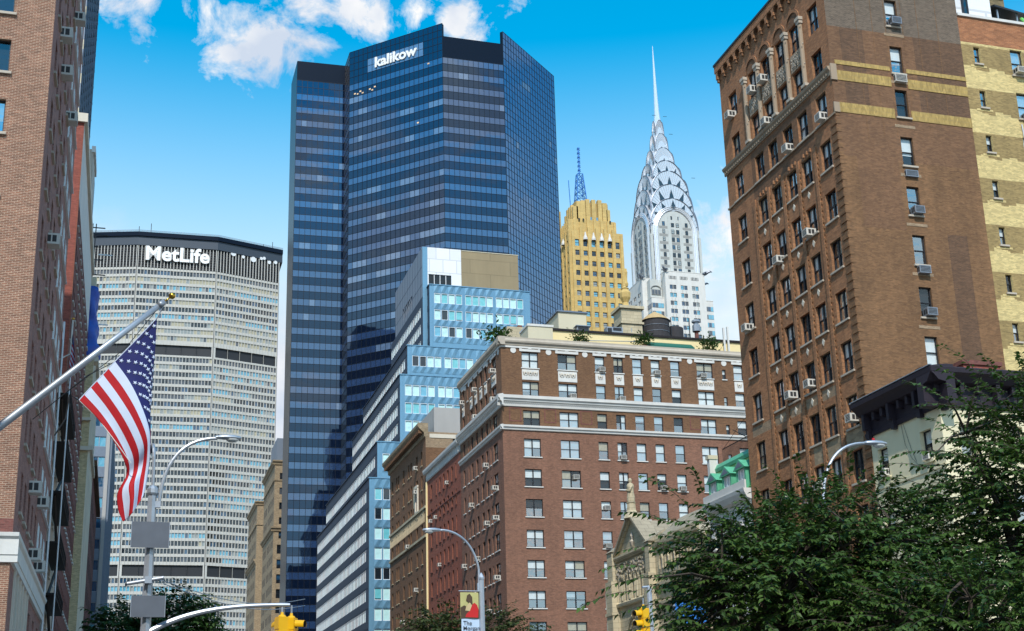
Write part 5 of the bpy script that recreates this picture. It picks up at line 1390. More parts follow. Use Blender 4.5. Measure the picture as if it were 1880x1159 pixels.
        for MM, ss in ((M, s1), (M2, s2)):
            for s in ss:
                if s[1] > 166: 
                    ww = window_meshes(s[2], s[3], 1, 2, [rblind([('glass_blue',1,3),('glass_slate',1,2),('glass_cyan',1,2),('glass_pale',1,2)])], 'frame_dark', .13, False)
                    P_ = MM @ Matrix.Translation((s[0], .27, s[1])); o = link('window', ww[0], root, None, P_); link('frame', ww[1], o, None, P_)
        v = MB(M)
        for u in us:
            for i in range(n): v.box(u-.06, u+.06, -.05, .02, wz-pitch*i-1.5, wz-pitch*i-.2, 'stone_chrysler_grey')
        v.build('brick_detail', root)
    block('south_bay', 214.2, 232.6, 480.2, 487, 201.0, (2.6, 4.2, 7.75, 9.35, 12.9, 14.5), (), 193.0)
    M = FS(214.2, 480.2); g = MB(M)
    for u in (3.4, 8.55, 13.7):
        g.box(u-1.7, u+1.7, -.06, .02, 197.6, 199.0, 'metal_dark')
        for k in range(5): g.box(u-1.5+k*.66, u-1.2+k*.66, -.1, -.05, 197.6, 199.0, 'stone_white')
    g.build('attic_grille', root)
    block('west_bay', 206.4, 213, 487.4, 505, 199.6, (), (2.6, 4.2, 8, 9.6, 13.4, 15), 192.0)
    block('corner_wing', 208.4, 216, 482.6, 496, 189.4, (), (), 185.2)
    block('corner_wing', 228, 237.0, 482.6, 496, 189.6, (), (), 185.2)
    cwm = MB()
    for (M, u0, u1) in ((FS(208.4, 482.6), 0, 5.6), (FS(228, 482.6), 4.7, 8.9), (FW(208.4, 487.4), 0, 4.7)):
        cwm.xf = M
        for i in range(7):
            z = 184.9-3.62*i
            cwm.box(u0+.1, u1-.05, -.06, .02, z, z+2.1, 'stone_chrysler_grey')
            k = u0+.35
            while k+1.2 < u1: cwm.box(k, k+1.15, -.1, -.05, z+.05, z+2.05, random.choice(['glass_blue','glass_cyan','glass_slate'])); k += 1.3
    cwm.xf = None; cwm.build('window_strip', root)
    tw = MB(); tw.box(208.6, 214, 484, 494, 189.5, 198.2, 'stone_chrysler'); tw.xf = FS(208.6, 484); tw.box(.5, 4.8, -.3, 0, 191.2, 193.6, 'stone_chrysler_grey')
    for k in range(3): tw.box(.7+k*1.4, 1.8+k*1.4, -.34, -.28, 191.3, 193.4, 'glass_slate')
    tw.tube([(.5,-.1,194)]+[(2.65-2.2*cos(pi*k/8),-.2,194+1.3*sin(pi*k/8)) for k in range(9)], .25, 5, 'stone_chrysler_grey'); tw.build('lunette', root)
    # projecting eagle heads
    for (x, y, z, dx, dy) in ((214.4, 480.3, 201.2, -1, -1), (232.6, 480.4, 201.0, 1, -.5), (232.7, 484.5, 197.2, 1, -.4), (206.5, 487.6, 199.8, -1, -1), (206.4, 505, 199.6, -1, .2)):
        e = MB(); v = Vector((dx, dy, 0)).normalized(); p = Vector((x, y, z))
        e.tube([p-v*.8, p+v*.6+Vector((0,0,.1)), p+v*1.7+Vector((0,0,.7)), p+v*2.7+Vector((0,0,1.0)), p+v*3.5+Vector((0,0,.6))], [.75,.7,.5,.42,.1], 7, 'steel_dark')
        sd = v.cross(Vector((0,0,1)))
        for sg in (-1, 1): e.tube([p+sd*sg*.4, p+v*1.0+sd*sg*1.1+Vector((0,0,.5)), p-v*.2+sd*sg*1.6+Vector((0,0,.3))], [.35,.3,.08], 5, 'steel_dark')
        e.build('eagle_head', root, smooth=True)
deco_tower()

# ------------------------------------------------------------------ left side of the avenue
def left_house():
    X, Y0, Y1, HT = -4.5, 55.5, 78.0, 62.0
    root = thing('apartment_house', 'near brick apartment house at the left edge with a white stone belt', 'building', (X, Y0, 0))
    WS = 16.0
    M = FS(X-WS, Y0); M2 = FE(X, Y0)
    D = .22
    sp = [(WS-2.55, z, 1.65, 1.62, 2, 1) for z in [34.56-2.96*i for i in range(-9, 8)]]+[(WS-7.2, z, 1.65, 1.62, 2, 1) for z in [34.56-2.96*i for i in range(-9, 8)]]
    mb = MB(M); wall(mb, WS, 0, HT, ops_of(sp), D, 'brick_buff'); mb.box(15.0, WS, -.02, .02, 11.0, 11.6, 'brick_maroon'); mb.build('wall', root)
    windows(root, M, [s for s in sp if 15 < s[1] < 45], D, wts=[('blind',0,3),('curtain',.6,1)], sill='stone_grey')
    tz = [58.0-2.96*i for i in range(16)]
    us = [2.6, 4.9, 7.6, 10.0, 12.6]
    sp2 = [(u, z-1.7+.35, 1.15, 1.75, 1, 2) for z in tz for u in us]
    far = [(u, z-1.7+.35, 1.5, 1.8, 2, 3) for z in tz for u in (15.4, 18.0, 20.6)]
    low = [(u, 7.0-3.4*i, 1.3, 2.2, 1, 2) for i in range(2) for u in (3.0, 6.2, 9.5, 13, 16.5, 20)]
    sp2 = [s for s in sp2 if s[1] > 11.3]; far = [s for s in far if s[1] > 11.3]
    mb = MB(M2); wall(mb, Y1-Y0, 0, HT, ops_of(sp2+far+low), .3, 'brick_plum'); mb.build('street_wall', root)
    k = 0
    for s in sp2+low: place_window(root, M2, s[0], s[1], .3, s[2], s[3], 1, 2, wts=[('blind',0,4),('blind',.5,2)], sill='stone_grey')
    for s in far: place_window(root, M2, s[0], s[1], .05, s[2], s[3], 2, 3, wts=[('blind',.4,2),('blind',1,3)], fr='frame_white', t=.06, sill=None)
    for z in tz:
        if z < 13: continue
        l = MB(M2); l.box(14.3, 22.0, -.13, .0, z-1.60, z-1.53, 'metal_white'); l.build('ledge', root)
    b = MB(); body(b, X-WS, X, Y0, Y1, HT, 'brick_buff', w=0, e=.45); b.build('core', root)
    prof = [(0,9.8),(-.12,9.82),(-.12,10.1),(-.16,10.12),(-.16,10.75),(-.26,10.85),(-.28,11.0),(0,11.05)]
    c = MB(M); c.extr(prof, 0, WS+.27, 'stone_white'); c.build('stone_belt', root)
    c = MB(M2); c.extr(prof, -.0, Y1-Y0, 'stone_white'); c.build('stone_belt', root)
    o = MB(M)                                     # carved diamond ornament on the belt
    for q in range(4):
        a = q*pi/2; o.add([(15.25+.32*cos(a),-.19,10.43+.32*sin(a)),(15.25+.32*cos(a+.5),-.19,10.43+.32*sin(a+.5)),(15.25+.1*cos(a+.8),-.19,10.43+.1*sin(a+.8))], [(0,1,2)], 'metal_dark')
    o.tube([(15.25+.17*cos(2*pi*k/12),-.19,10.43+.17*sin(2*pi*k/12)) for k in range(13)], .03, 4, 'metal_dark'); o.build('carved_ornament', root)
    c = MB(M2)
    for u in (2.2, 3.8, 5.4, 7.0, 8.7, 10.3): c.box(u-.1, u+.1, -.1, .02, 4.5, 9.8, 'stone_cream')
    c.build('pilaster', root)
    for (px, py) in ((138, 35), (112, 65), (113, 134), (123, 218), (88, 443), (54, 897), (69, 924), (53, 1020), (62, 1042)):
        p = atX(px, py, X); place_ac(root, M2, p.y-Y0, p.z-.25, .25, .72, .55, .75)
    # neighbour in front of it, outside the picture, that carries the flag pole
    t = thing('row_house', 'dark narrow stone house with an iron fire escape between two taller left hand buildings', 'building', (-4.9, 78.1, 0))
    M3 = FE(-4.95, 78.1); s3 = [(u, 24.0-3.3*i, 1.1, 2.0, 1, 2) for i in range(7) for u in (2.5, 6, 9.5, 13, 17)]
    mb = MB(M3); wall(mb, 21, 0, 27, ops_of(s3), .25, 'stone_grey'); mb.build('wall', t)
    windows(t, M3, s3, .25, wts=[('blind',0,2),('blind',.5,1)], sill='stone_white')
    b = MB(); b.box(-14, -5.4, 78.15, 99, 0, 26.9, 'brick_brown_dark'); b.build('core', t)
    f = MB(M3)
    for i in range(8):
        z = 2.6+3.05*i; f.box(3, 15, -.95, -.05, z, z+.07, 'ironwork'); f.box(3, 15, -.95, -.92, z+.9, z+.95, 'ironwork'); f.box(3, 15, -.95, -.92, z+.45, z+.48, 'ironwork')
        for k in range(33): f.box(3+k*.37, 3.03+k*.37, -.95, -.92, z, z+.95, 'ironwork')
        f.tube([(4 if i % 2 else 13,-.5,z),(13 if i % 2 else 4,-.5,z+3.05)], .09, 4, 'ironwork')
    f.tube([(2.4,-1.0,1),(2.4,-1.0,27)], .05, 5, 'galvanised'); f.tube([(1.2,-.5,1),(1.2,-.5,28)], .07, 5, 'galvanised'); f.build('fire_escape', t)
left_house()

def red_tower():
    X, Y0, Y1, HT = -5.2, 100.0, 134.9, 52.2
    root = thing('brick_tower', 'maroon brick tower with white stone cap behind the near left building', 'building', (X, Y0, 0))
    M = FS(X-9, Y0); M2 = FE(X, Y0)
    mb = MB(M); wall(mb, 9, 0, HT, [], .2, 'brick_wine'); mb.box(7.05, 7.1, -.03, .02, 0, 51, 'stone_cream'); mb.box(8.92, 9, -.02, .02, 0, 51, 'brick_red')
    for z in (17, 26, 35): mb.box(0, 8.9, -.012, .02, z, z+.06, 'brick_maroon')
    mb.build('wall', root)
    us = [1.6+2.45*i for i in range(14)]
    sp = [(u, 43.3-3.15*i, 1.1, 1.7, 1, 2) for i in range(14) for u in us]
    mb = MB(M2); wall(mb, Y1-Y0, 0, HT, ops_of(sp), .2, 'brick_maroon', cz=(45.3,), matf=lambda u, z: 'stone_white' if z > 45.3 else 'brick_maroon')
    mb.build('street_wall', root)
    n = 0; rest = MB()
    for i, s in enumerate(sp):
        if s[0] < 13: place_window(root, M2, s[0], s[1], .2, s[2], s[3], 1, 2, wts=[('glass_dark',0,2),('glass_slate',.5,1)], near=False, sill='stone_white')
        else:
            merged(rest, M2, [s[:4]], .2, [('glass_dark',0,1)], fr=None); rest.xf = M2; rest.box(s[0]-.66, s[0]+.66, -.14, .0, s[1]-.14, s[1], 'stone_white'); rest.xf = None
    rest.build('window', root, kind='stuff')
    b = MB(); b.box(X-9, X-.4, Y0+.05, Y1, 0, HT-.05, 'brick_wine'); b.build('core', root)
    c = MB(); c.box(X-9.2, X+.25, Y0-.25, Y1+.1, HT-.4, HT+.35, 'stone_cream'); c.build('coping', root)
red_tower()

def far_left():
    t = thing('glass_office', 'tall slate blue office tower with stacked blue windows at the upper left edge', 'skyscraper', (-6.2, 108, 0))
    M = FS(-14.0, 108.0); M2 = FE(-6.15, 108)
    mb = MB(M); zs = [54+3.35*i for i in range(16)]
    sp = [(u, z, 1.75, 2.1) for z in zs for u in (6.55, 4.2, 1.9)]
    wall(mb, 7.85, 0, 108, [(u-w/2, u+w/2, z, z+h) for u, z, w, h in sp], .15, 'panel_grey', cu=(5.5, 7.6), cz=sum([[z-.15, z+2.25] for z in zs], []), matf=lambda u, z: 'stucco_beige' if (z-53.85) % 3.35 > 2.35 and z > 50 else 'panel_grey'); mb.build('wall', t)
    mb = MB(M2); wall(mb, 22, 0, 108, [], .1, 'panel_slate')
    for i in range(30): mb.box(0, 22, -.05, .01, 50+i*1.9, 50.12+i*1.9, 'metal_dark')
    for i in range(14): mb.box(.4+i*1.6, .52+i*1.6, -.06, .01, 45, 108, 'panel_grey')
    mb.build('street_wall', t)
    for s in sp: place_window(t, M, s[0], s[1], .15, s[2], s[3], 2, 1, wts=[('glass_cyan',1,1),('glass_blue',1,3)], near=False, t=.08, sill=None)
    b = MB(); b.box(-14, -6.3, 108.2, 130, 0, 107.9, 'panel_grey'); b.build('core', t)
    t = thing('stone_block', 'narrow strip of pale grey and slate building behind the maroon tower', 'building', (-6.5, 150, 0))
    b = MB(FE(-6.5, 149)); b.box(0, 7, 0, 9, 0, 73, 'stone_grey'); b.box(7.02, 11, .05, 9, 0, 73.5, 'panel_slate'); b.build('wall', t)
    b = MB(FE(-6.5, 149))
    for i in range(3): b.box(1+i*2.2, 1.4+i*2.2, -.1, .0, 20, 73, 'stone_white')
    b.box(-.1, 7.0, -.25, .2, 72.6, 73.4, 'stone_white'); b.build('pilaster', t)
    # cream building
    X, Y0, Y1, HT = -4.43, 135.0, 149, 43.0
    t = thing('cream_building', 'cream brick building with a plain flank and moulded street front below the blue tarpaulin', 'building', (X, Y0, 0))
    M = FS(X-5, Y0); M2 = FE(X, Y0)
    mb = MB(M); wall(mb, 5, 0, HT, [], .2, 'brick_cream'); mb.box(-.1, 5.1, -.3, .02, 32.9, 33.3, 'stone_cream'); mb.box(4.1, 5.1, -.35, .02, 36, 36.3, 'stone_cream'); mb.build('wall', t)
    sp = [(u, 39-3.4*i, 1.2, 2.2) for i in range(11) for u in (1.6, 3.8, 6.0, 8.4, 10.6, 12.6)]
    mb = MB(M2); wall(mb, Y1-Y0, 0, HT, [(u-w/2, u+w/2, z, z+h) for u, z, w, h in sp], .3, 'stone_cream')
    for u in (.5, 2.7, 4.9, 7.2, 9.5, 11.6, 13.6): mb.box(u-.2, u+.2, -.22, .02, 0, 42, 'stone_cream')
    for z in (33, 42.4, 12): mb.box(0, 14, -.45, .02, z, z+.5, 'stone_cream')
    mb.build('street_wall', t)
    r = MB(); merged(r, M2, sp, .28, [('glass_dark',0,3),('glass_pale',1,1)], fr='frame_dark', t=.07); r.build('window', t, kind='stuff')
    b = MB(); b.box(X-5, X-.5, Y0+.05, Y1, 0, HT-.05, 'brick_cream'); b.build('core', t)
    # scaffold with blue tarpaulin on its roof
    s = thing('tarpaulin', 'crumpled bright blue tarpaulin wrapped round a roof structure beside the maroon tower', 'tarpaulin', (-4.9, 137, 43))
    rnd = random.Random(2); mb = MB(); n = 14; mlev = 18; vs = []
    for j in range(mlev+1):
        z = 43.0+8.0*j/mlev
        for i in range(n):
            q = 2*pi*i/n; rr = (.95 if j > 8 else 1.2)+.16*sin(q*3+j*.9)+rnd.uniform(-.07,.07)+(.25 if j in (1,2,3) else 0)
            vs.append((-5.35+rr*cos(q)*.95, 137+rr*1.2*sin(q), z))
    mb.add(vs, [(j*n+i, j*n+(i+1)%n, (j+1)*n+(i+1)%n, (j+1)*n+i) for j in range(mlev) for i in range(n)]+[tuple(mlev*n+i for i in range(n))], 'tarp_blue'); mb.build('sheet', s, smooth=True)
    s = thing('roof_mast', 'dark antenna frame with crossbars standing above the blue tarpaulin', 'antenna', (-5.2, 137, 51))
    mb = MB(); mb.box(-6.0, -4.75, 136.6, 137.8, 51.0, 52.2, 'stucco_beige'); mb.build('base', s)
    mb = MB()
    for x in (-5.6, -5.25): mb.tube([(x,137,52.2),(x+.1,137,58.5)], .06, 5, 'metal_dark')
    for z, a in ((52.6,1.6),(54.3,1.3),(55.8,1.0),(57.2,1.6),(58.0,1.3)): mb.box(-5.9, -5.9+a+.4, 136.95, 137.05, z, z+.1, 'metal_dark')
    mb.build('mast', s)
    for (z) in (54.9, 47.0):
        mb = MB(); mb.box(-4.75, -3.3, 136.9, 137.0, z, z+.12, 'metal_white'); mb.build('crossbar', s)
    # brown and glass buildings further up
    t = thing('brown_building', 'dark brown building in shade beyond the cream one on the left', 'building', (-4.5, 160, 0))
    M2 = FE(-4.55, 158); sp = [(u, 32-3.6*i, 1.3, 2.1) for i in range(9) for u in (2, 5, 8, 11, 14, 18, 22, 26, 30)]
    mb = MB(M2); wall(mb, 34, 0, 37, [(u-w/2, u+w/2, z, z+h) for u, z, w, h in sp], .3, 'brick_maroon'); mb.box(0, 34, -.5, .02, 36.4, 37.1, 'brick_brown_dark'); mb.build('wall', t)
    r = MB(); merged(r, M2, sp, .28, [('glass_dark',0,3)], fr='frame_dark', t=.07); r.build('window', t, kind='stuff')
    b = MB(); b.box(-12, -5.0, 158.05, 192, 0, 36.9, 'brick_maroon'); b.build('core', t)
    t = thing('glass_building', 'slim grey building with stacked blue windows left of the slab tower', 'building', (-3.6, 193, 0))
    M = FS(-8.0, 193); M2 = FE(-3.35, 193)
    sp = [(u, 50-3.0*i, 1.9, 1.5, 2, 1) for i in range(14) for u in (3.15, .95)]
    mb = MB(M); wall(mb, 4.65, 0, 55, ops_of(sp), .15, 'panel_grey'); mb.box(4.15, 4.66, -.15, .02, 0, 55, 'concrete'); mb.build('wall', t)
    windows(t, M, sp, .14, near=False, wts=[('glass_cyan',1,2),('glass_blue',1,3)], fr='metal_grey', t=.06, sill=None)
    mb = MB(M2); wall(mb, 55, 0, 55, [], .1, 'concrete')
    for i in range(16): mb.box(0, 55, -.06, .01, 4+i*3.2, 4.15+i*3.2, 'panel_grey')
    for i in range(9): mb.box(.1+i*6.5, .9+i*6.5, -.35, .01, 0, 55, 'panel_grey')
    mb.build('street_wall', t); b = MB(); b.box(-8, -3.5, 193.2, 248, 0, 54.9, 'panel_grey'); b.build('core', t)
paint('panel_slate', (.045, .075, .125), .35, .3, .25)
far_left()

def reflected_tower():
    """stands on the far side of the avenue, hidden by the left row; the dark tower's glass mirrors it"""
    t = thing('office_tower', 'dark stepped office tower mirrored in the left facet of the glass tower', 'skyscraper', (-30, 315, 0))
    b = MB(); b.box(-48, -15, 296, 330, 0, 118, 'brick_brown_dark'); b.box(-44, -19, 300, 326, 118, 136, 'brick_brown_dark'); b.box(-38, -24, 306, 320, 136, 146, 'metal_dark'); b.build('wall', t)
    b = MB(FE(-15, 296))
    for j in range(28):
        for i in range(9): b.box(1.5+i*3.6, 3.6+i*3.6, -.05, .02, 8+j*3.9, 10.2+j*3.9, 'glass_dark')
    b.build('window', t, kind='stuff')
reflected_tower()

# ------------------------------------------------------------------ street lamps, signals, signs
def bez(p0, p1, p2, p3, n=14):
    return [tuple((1-t)**3*a+3*(1-t)**2*t*b+3*(1-t)*t*t*c+t**3*d for a, b, c, d in zip(p0, p1, p2, p3)) for t in [i/n for i in range(n+1)]]
def cobra_head(b, x, y, z, dx, s=1.0):
    """flat oval luminaire with glass bowl, pointing along x"""
    n = 12; vs = []; secs = [(-.05,.05,.05),(.05,.10,.09),(.28,.17,.12),(.62,.17,.11),(.82,.10,.07),(.86,.03,.03)]
    for (u, wy, wz) in secs:
        for k in range(n): q = 2*pi*k/n; vs.append((x+dx*u*s, y+wy*cos(q)*s, z+(wz*sin(q) if sin(q) > 0 else wz*.45*sin(q))*s))
    b.add(vs, [(i*n+k, i*n+(k+1)%n, (i+1)*n+(k+1)%n, (i+1)*n+k) for i in range(len(secs)-1) for k in range(n)]+[tuple(range(n)), tuple(range((len(secs)-1)*n, len(secs)*n))], 'galvanised')
def lens(x, y, z, dx, s):
    g = MB(); cx = x+dx*.55*s; vs = []
    n = 12
    for r, h in ((.16,-.03),(.15,-.08),(.10,-.13),(.02,-.15)):
        for k in range(n): q = 2*pi*k/n; vs.append((cx+r*1.4*cos(q)*s, y+r*sin(q)*s, z+h*s))
    g.add(vs, [(i*n+k, i*n+(k+1)%n, (i+1)*n+(k+1)%n, (i+1)*n+k) for i in range(3) for k in range(n)]+[tuple(range(3*n, 4*n))], 'lens_glass'); return g
def lamp_left():
    t = thing('street_lamp', 'grey street lamp pole with two blank sign backs in front of the slab tower', 'street lamp', (.5, 32, .14))
    p = MB(); p.tube([(.5,32,.14),(.5,32,8.1)], [.15,.10], 8, 'galvanised'); p.lathe(.5, 32, [(.115,8.05),(.14,8.1),(.14,8.2),(.08,8.28)], 10, 'galvanised'); p.tube([(.5,32,.14),(.5,32,.9)], .2, 8, 'galvanised'); p.build('pole', t)
    a = MB(); a.tube([(.64,31.98,7.75)]+bez((.66,31.98,7.8),(.7,32,8.9),(1.15,32,9.5),(1.98,32,9.53)), .042, 8, 'galvanised'); a.box(.56,.7,31.93,32.03,7.75,7.9,'galvanised'); a.build('arm', t)
    a = MB(); a.tube([(.5,32,8.2),(.49,32,9.0)]+bez((.49,32,9.0),(.48,32,9.35),(.45,32.3,9.45),(.4,32.9,9.4),8), .04, 8, 'galvanised'); a.build('arm', t)
    b = MB(); cobra_head(b, 1.95, 32, 9.55, 1, .72); h = b.build('lamp_head', t, smooth=True); lens(1.95, 32, 9.55, 1, .72).build('lens', h)
    b = MB(); b.tube([(.4,32.75,9.38),(.36,33.5,9.33)], [.12,.07], 10, 'metal_dark'); b.lathe(.38, 32.9, [(.02,9.1),(.12,9.16),(.14,9.32)], 10, 'lens_glass'); b.build('lamp_head', t)
    for (x0, x1, z0, z1) in ((.05,.94,6.75,7.37),(.13,.92,5.12,5.62)):
        s = MB(); s.box(x0, x1, 31.78, 31.80, z0, z1, 'sign_back'); s.box(x0+.35, x1-.35, 31.80, 31.86, z0+.2, z0+.26, 'galvanised'); s.box(x0+.35, x1-.35, 31.80, 31.86, z1-.26, z1-.2, 'galvanised')
        for q in (x0, x1-.015): s.box(q, q+.015, 31.77, 31.81, z0, z1, 'metal_grey')
        s.build('sign_plate', t)
    s = MB(); s.tube([(.02,31.86,5.9),(.85,31.7,6.03)], .045, 8, 'metal_grey'); s.tube([(.02,31.86,5.9),(-.02,31.86,5.9)], .055, 8, 'metal_dark'); s.box(.42,.58,31.7,31.9,5.9,6.06,'galvanised'); s.build('street_name_blade', t)
    m_ = MB(); m_.tube([(.5,32,4.6)]+bez((.5,32,4.75),(1.3,32,5.25),(2.2,32,5.45),(3.85,32,5.45)), [.075]+[.075-.03*i/14 for i in range(15)], 8, 'galvanised'); m_.build('mast_arm', t)
lamp_left()
def signal(loc, rz, label, group):
    t = thing('traffic_light', label, 'traffic light', loc, group)
    M = Matrix.Translation(loc) @ Matrix.Rotation(rz, 4, 'Z') @ Matrix.Scale(.85, 4)
    b = MB(M); b.box(-.15, .15, -.13, .13, -1.06, 0, 'signal_yellow')
    for k in range(3): z = -.02-.345*k; b.box(-.165, .165, -.145, .12, z-.32, z-.02, 'signal_yellow')
    b.lathe(0, 0, [(.13,0),(.09,.05),(.05,.07),(.04,.14)], 8, 'signal_yellow'); b.build('housing', t)
    for k in range(3):
        z = -.19-.345*k
        v = MB(M); pts = [(.13*cos(q), .13*sin(q)) for q in [pi*(-.15+1.3*i/12) for i in range(13)]]
        for i in range(12): v.quad((pts[i][0],-.15,z+pts[i][1]),(pts[i+1][0],-.15,z+pts[i+1][1]),(pts[i+1][0],-.42,z+pts[i+1][1]-.02),(pts[i][0],-.42,z+pts[i][1]-.02),'signal_yellow')
        for i in range(12): v.quad((pts[i][0]*.93,-.15,z+pts[i][1]*.93),(pts[i][0]*.93,-.42,z+pts[i][1]*.93-.02),(pts[i+1][0]*.93,-.42,z+pts[i+1][1]*.93-.02),(pts[i+1][0]*.93,-.15,z+pts[i+1][1]*.93),'metal_dark')
        v.build('visor', t)
        l = MB(M); l.add([(.11*cos(2*pi*i/14), -.152, z+.11*sin(2*pi*i/14)) for i in range(14)], [tuple(range(14))], 'ac_dark'); l.build('lens', t)
    h = MB(M); h.tube([(0,0,.1),(0,0,.36)], .028, 6, 'galvanised'); h.build('hanger', t)
    return t
signal((3.67, 32.0, 5.16), R(200), 'yellow traffic light hanging from the grey mast arm, its left and rear facing unit', 'traffic lights at the mast arm')
signal((3.90, 32.05, 5.14), R(60), 'yellow traffic light beside the mast arm tip with visors pointing right', 'traffic lights at the mast arm')
signal((14.9, 36.5, 5.95), R(-75), 'yellow traffic light half hidden by leaves in front of the stone church', None)
tp = thing('signal_pole', 'grey signal pole hidden among leaves before the church', 'pole', (15.1, 36.5, .14)); b = MB(); b.tube([(15.12,36.5,.14),(15.12,36.5,6.6)], .08, 8, 'galvanised'); b.tube([(15.12,36.5,6.6),(14.9,36.5,6.58)], .04, 6, 'galvanised'); b.build('shaft', tp)
def lamp_centre():
    K = 46/52.0
    def q(x, z): return (x*K, 46, 1.7+(z-1.7)*K)
    t = thing('street_lamp', 'grey street lamp with arm bent left above the museum banner', 'street lamp', (14.1*K, 46, .14))
    X = 14.1*K; zt = 1.7+(8.95-1.7)*K
    p = MB(); p.tube([(X,46,.14),(X,46,zt)], [.15,.10], 8, 'galvanised'); p.lathe(X, 46, [(.115,zt-.05),(.12,zt+.02),(.06,zt+.14),(.02,zt+.2)], 10, 'galvanised'); p.build('pole', t)
    a = MB(); pts = [q(14.0,8.55), q(14.0,9.3)]+bez(q(14.0,9.3), q(13.85,10.3), q(13.2,10.95), q(12.35,10.92)); a.tube(pts, .042, 8, 'galvanised'); a.box(X-.16,X-.03,45.95,46.05,1.7+(8.4-1.7)*K,1.7+(8.75-1.7)*K,'galvanised'); a.build('arm', t)
    hx, _, hz = q(12.4, 10.9)
    b = MB(); cobra_head(b, hx, 46, hz, -1, .80); h = b.build('lamp_head', t, smooth=True); lens(hx, 46, hz, -1, .80).build('lens', h)
    br = MB()
    for z in (8.42, 5.9): zz = 1.7+(z-1.7)*K; br.tube([(X-.08,46,zz),(X-.86,46,zz)], .018, 6, 'galvanised')
    br.build('bracket', t)
    g = thing('banner', 'lamp post banner with a red and olive picture over a pale blue lettered panel', 'banner', (X-.45, 46, 6))
    x0, x1 = X-.80, X-.12; z1 = 1.7+(8.36-1.7)*K; zm = 1.7+(7.30-1.7)*K; z0 = zm-1.2
    c = MB(); n = 8
    def fab(xa, xb, za, zb, mat, off=0.0):
        for i in range(n):
            a0, a1 = xa+(xb-xa)*i/n, xa+(xb-xa)*(i+1)/n
            f = lambda x: 46-.012*sin((x-x0)*9)-off
            c.add([(a0,f(a0),za),(a1,f(a1),za),(a1,f(a1),zb),(a0,f(a0),zb),(a0,f(a0)+.006,za),(a1,f(a1)+.006,za),(a1,f(a1)+.006,zb),(a0,f(a0)+.006,zb)], [(0,1,2,3),(7,6,5,4),(0,4,5,1),(3,2,6,7)], mat)
    fab(x0, x1, zm, z1, 'banner_olive'); c.build('picture_panel', g)
    c = MB(); fab(x0+.03, x1+.03, z0, zm-.004, 'banner_blue'); c.build('text_panel', g)
    # plain colour shapes standing in for the painting
    s = MB(); y = 45.975
    def pol(pts, mat, d): s.add([(x0+(x1-x0)*a, y-d, zm+(z1-zm)*b) for a, b in pts], [tuple(range(len(pts)))], mat)
    pol([(0,.0),(1,.0),(1,.35),(.72,.46),(.45,.40),(.2,.5),(0,.42)], 'banner_brown', .0)
    pol([(.25,.05),(.95,.03),(.98,.35),(.90,.52),(.76,.6),(.62,.52),(.5,.3),(.3,.16)], 'banner_red', .004)
    pol([(.30,.45),(.50,.62),(.62,.5),(.5,.28),(.25,.3)], 'banner_cream', .006)
    pol([(.30,.68),(.36,.88),(.5,.95),(.64,.82),(.66,.55),(.52,.6),(.42,.62)], 'banner_brown', .008)
    s.build('picture_shapes', g)
    for i, wd in enumerate(('The', 'Morgan', 'Library &')):
        me = text_mesh(wd, .205, .002, .002, 'ink', name='lettering'); xs = [v.co.x for v in me.vertices]
        link('lettering', me, g, None, Matrix.Translation((x0+.09-min(xs), 45.97, zm-.17-.185*i)))
lamp_centre()
def lamp_right():
    K = 33/48.0
    def q(x, z, dy=0): return (x*K, 33+dy, 1.7+(z-1.7)*K)
    t = thing('street_lamp', 'grey street lamp rising out of the foreground trees, its head before the stucco house', 'street lamp', (27.7*K, 33, .14))
    p = MB(); bx = 27.66*K; p.tube([(bx,33,.14),q(27.75,10.6)], [.15,.10], 8, 'galvanised'); p.build('pole', t)
    a = MB(); a.tube([q(27.95,10.0), q(28.0,12.0)]+bez(q(28.0,12.0), q(28.2,13.6), q(29.0,14.42), q(30.3,14.42)), .042, 8, 'galvanised'); a.build('arm', t)
    hx, _, hz = q(30.25, 14.42)
    b = MB(); cobra_head(b, hx, 33, hz, 1, .85); h = b.build('lamp_head', t, smooth=True); lens(hx, 33, hz, 1, .85).build('lens', h)
    b = MB(); b.lathe(hx+.3, 33, [(.05,hz+.08),(.05,hz+.14),(.02,hz+.17)], 8, 'flag_red'); b.build('light_sensor', h)
lamp_right()
bb = thing('banner', 'bright blue sheet glimpsed through the leaves before the stone church', 'banner', tuple(atY(1268, 1150, 70)))
b = MB(); q0, q1 = atY(1238, 1100, 70), atY(1300, 1150, 70); b.box(q0.x, q1.x, 70, 70.03, q1.z, q0.z, 'sash_blue'); b.build('cloth', bb)  # plain bright blue rectangle behind the leaves
b = MB(); b.box(q0.x-.1, q0.x, 69.97, 70.07, .14, q0.z+.3, 'galvanised'); b.build('post', bb)
for k, (a, b_) in enumerate((((297,1066),(560,1100)), ((300,1072),(560,1112)))):
    p0 = atY(*a, 32); p1 = atY(*b_, 50)
    b = MB(); b.tube([tuple(p0.lerp(p1, i/10)-Vector((0,0,.35*sin(pi*i/10)))) for i in range(11)], .012, 4, 'metal_grey'); tag(b.build('overhead_cable'), 'thin grey cable strung from the left lamp post, '+('the upper' if k == 0 else 'the lower')+' of two', 'cable')

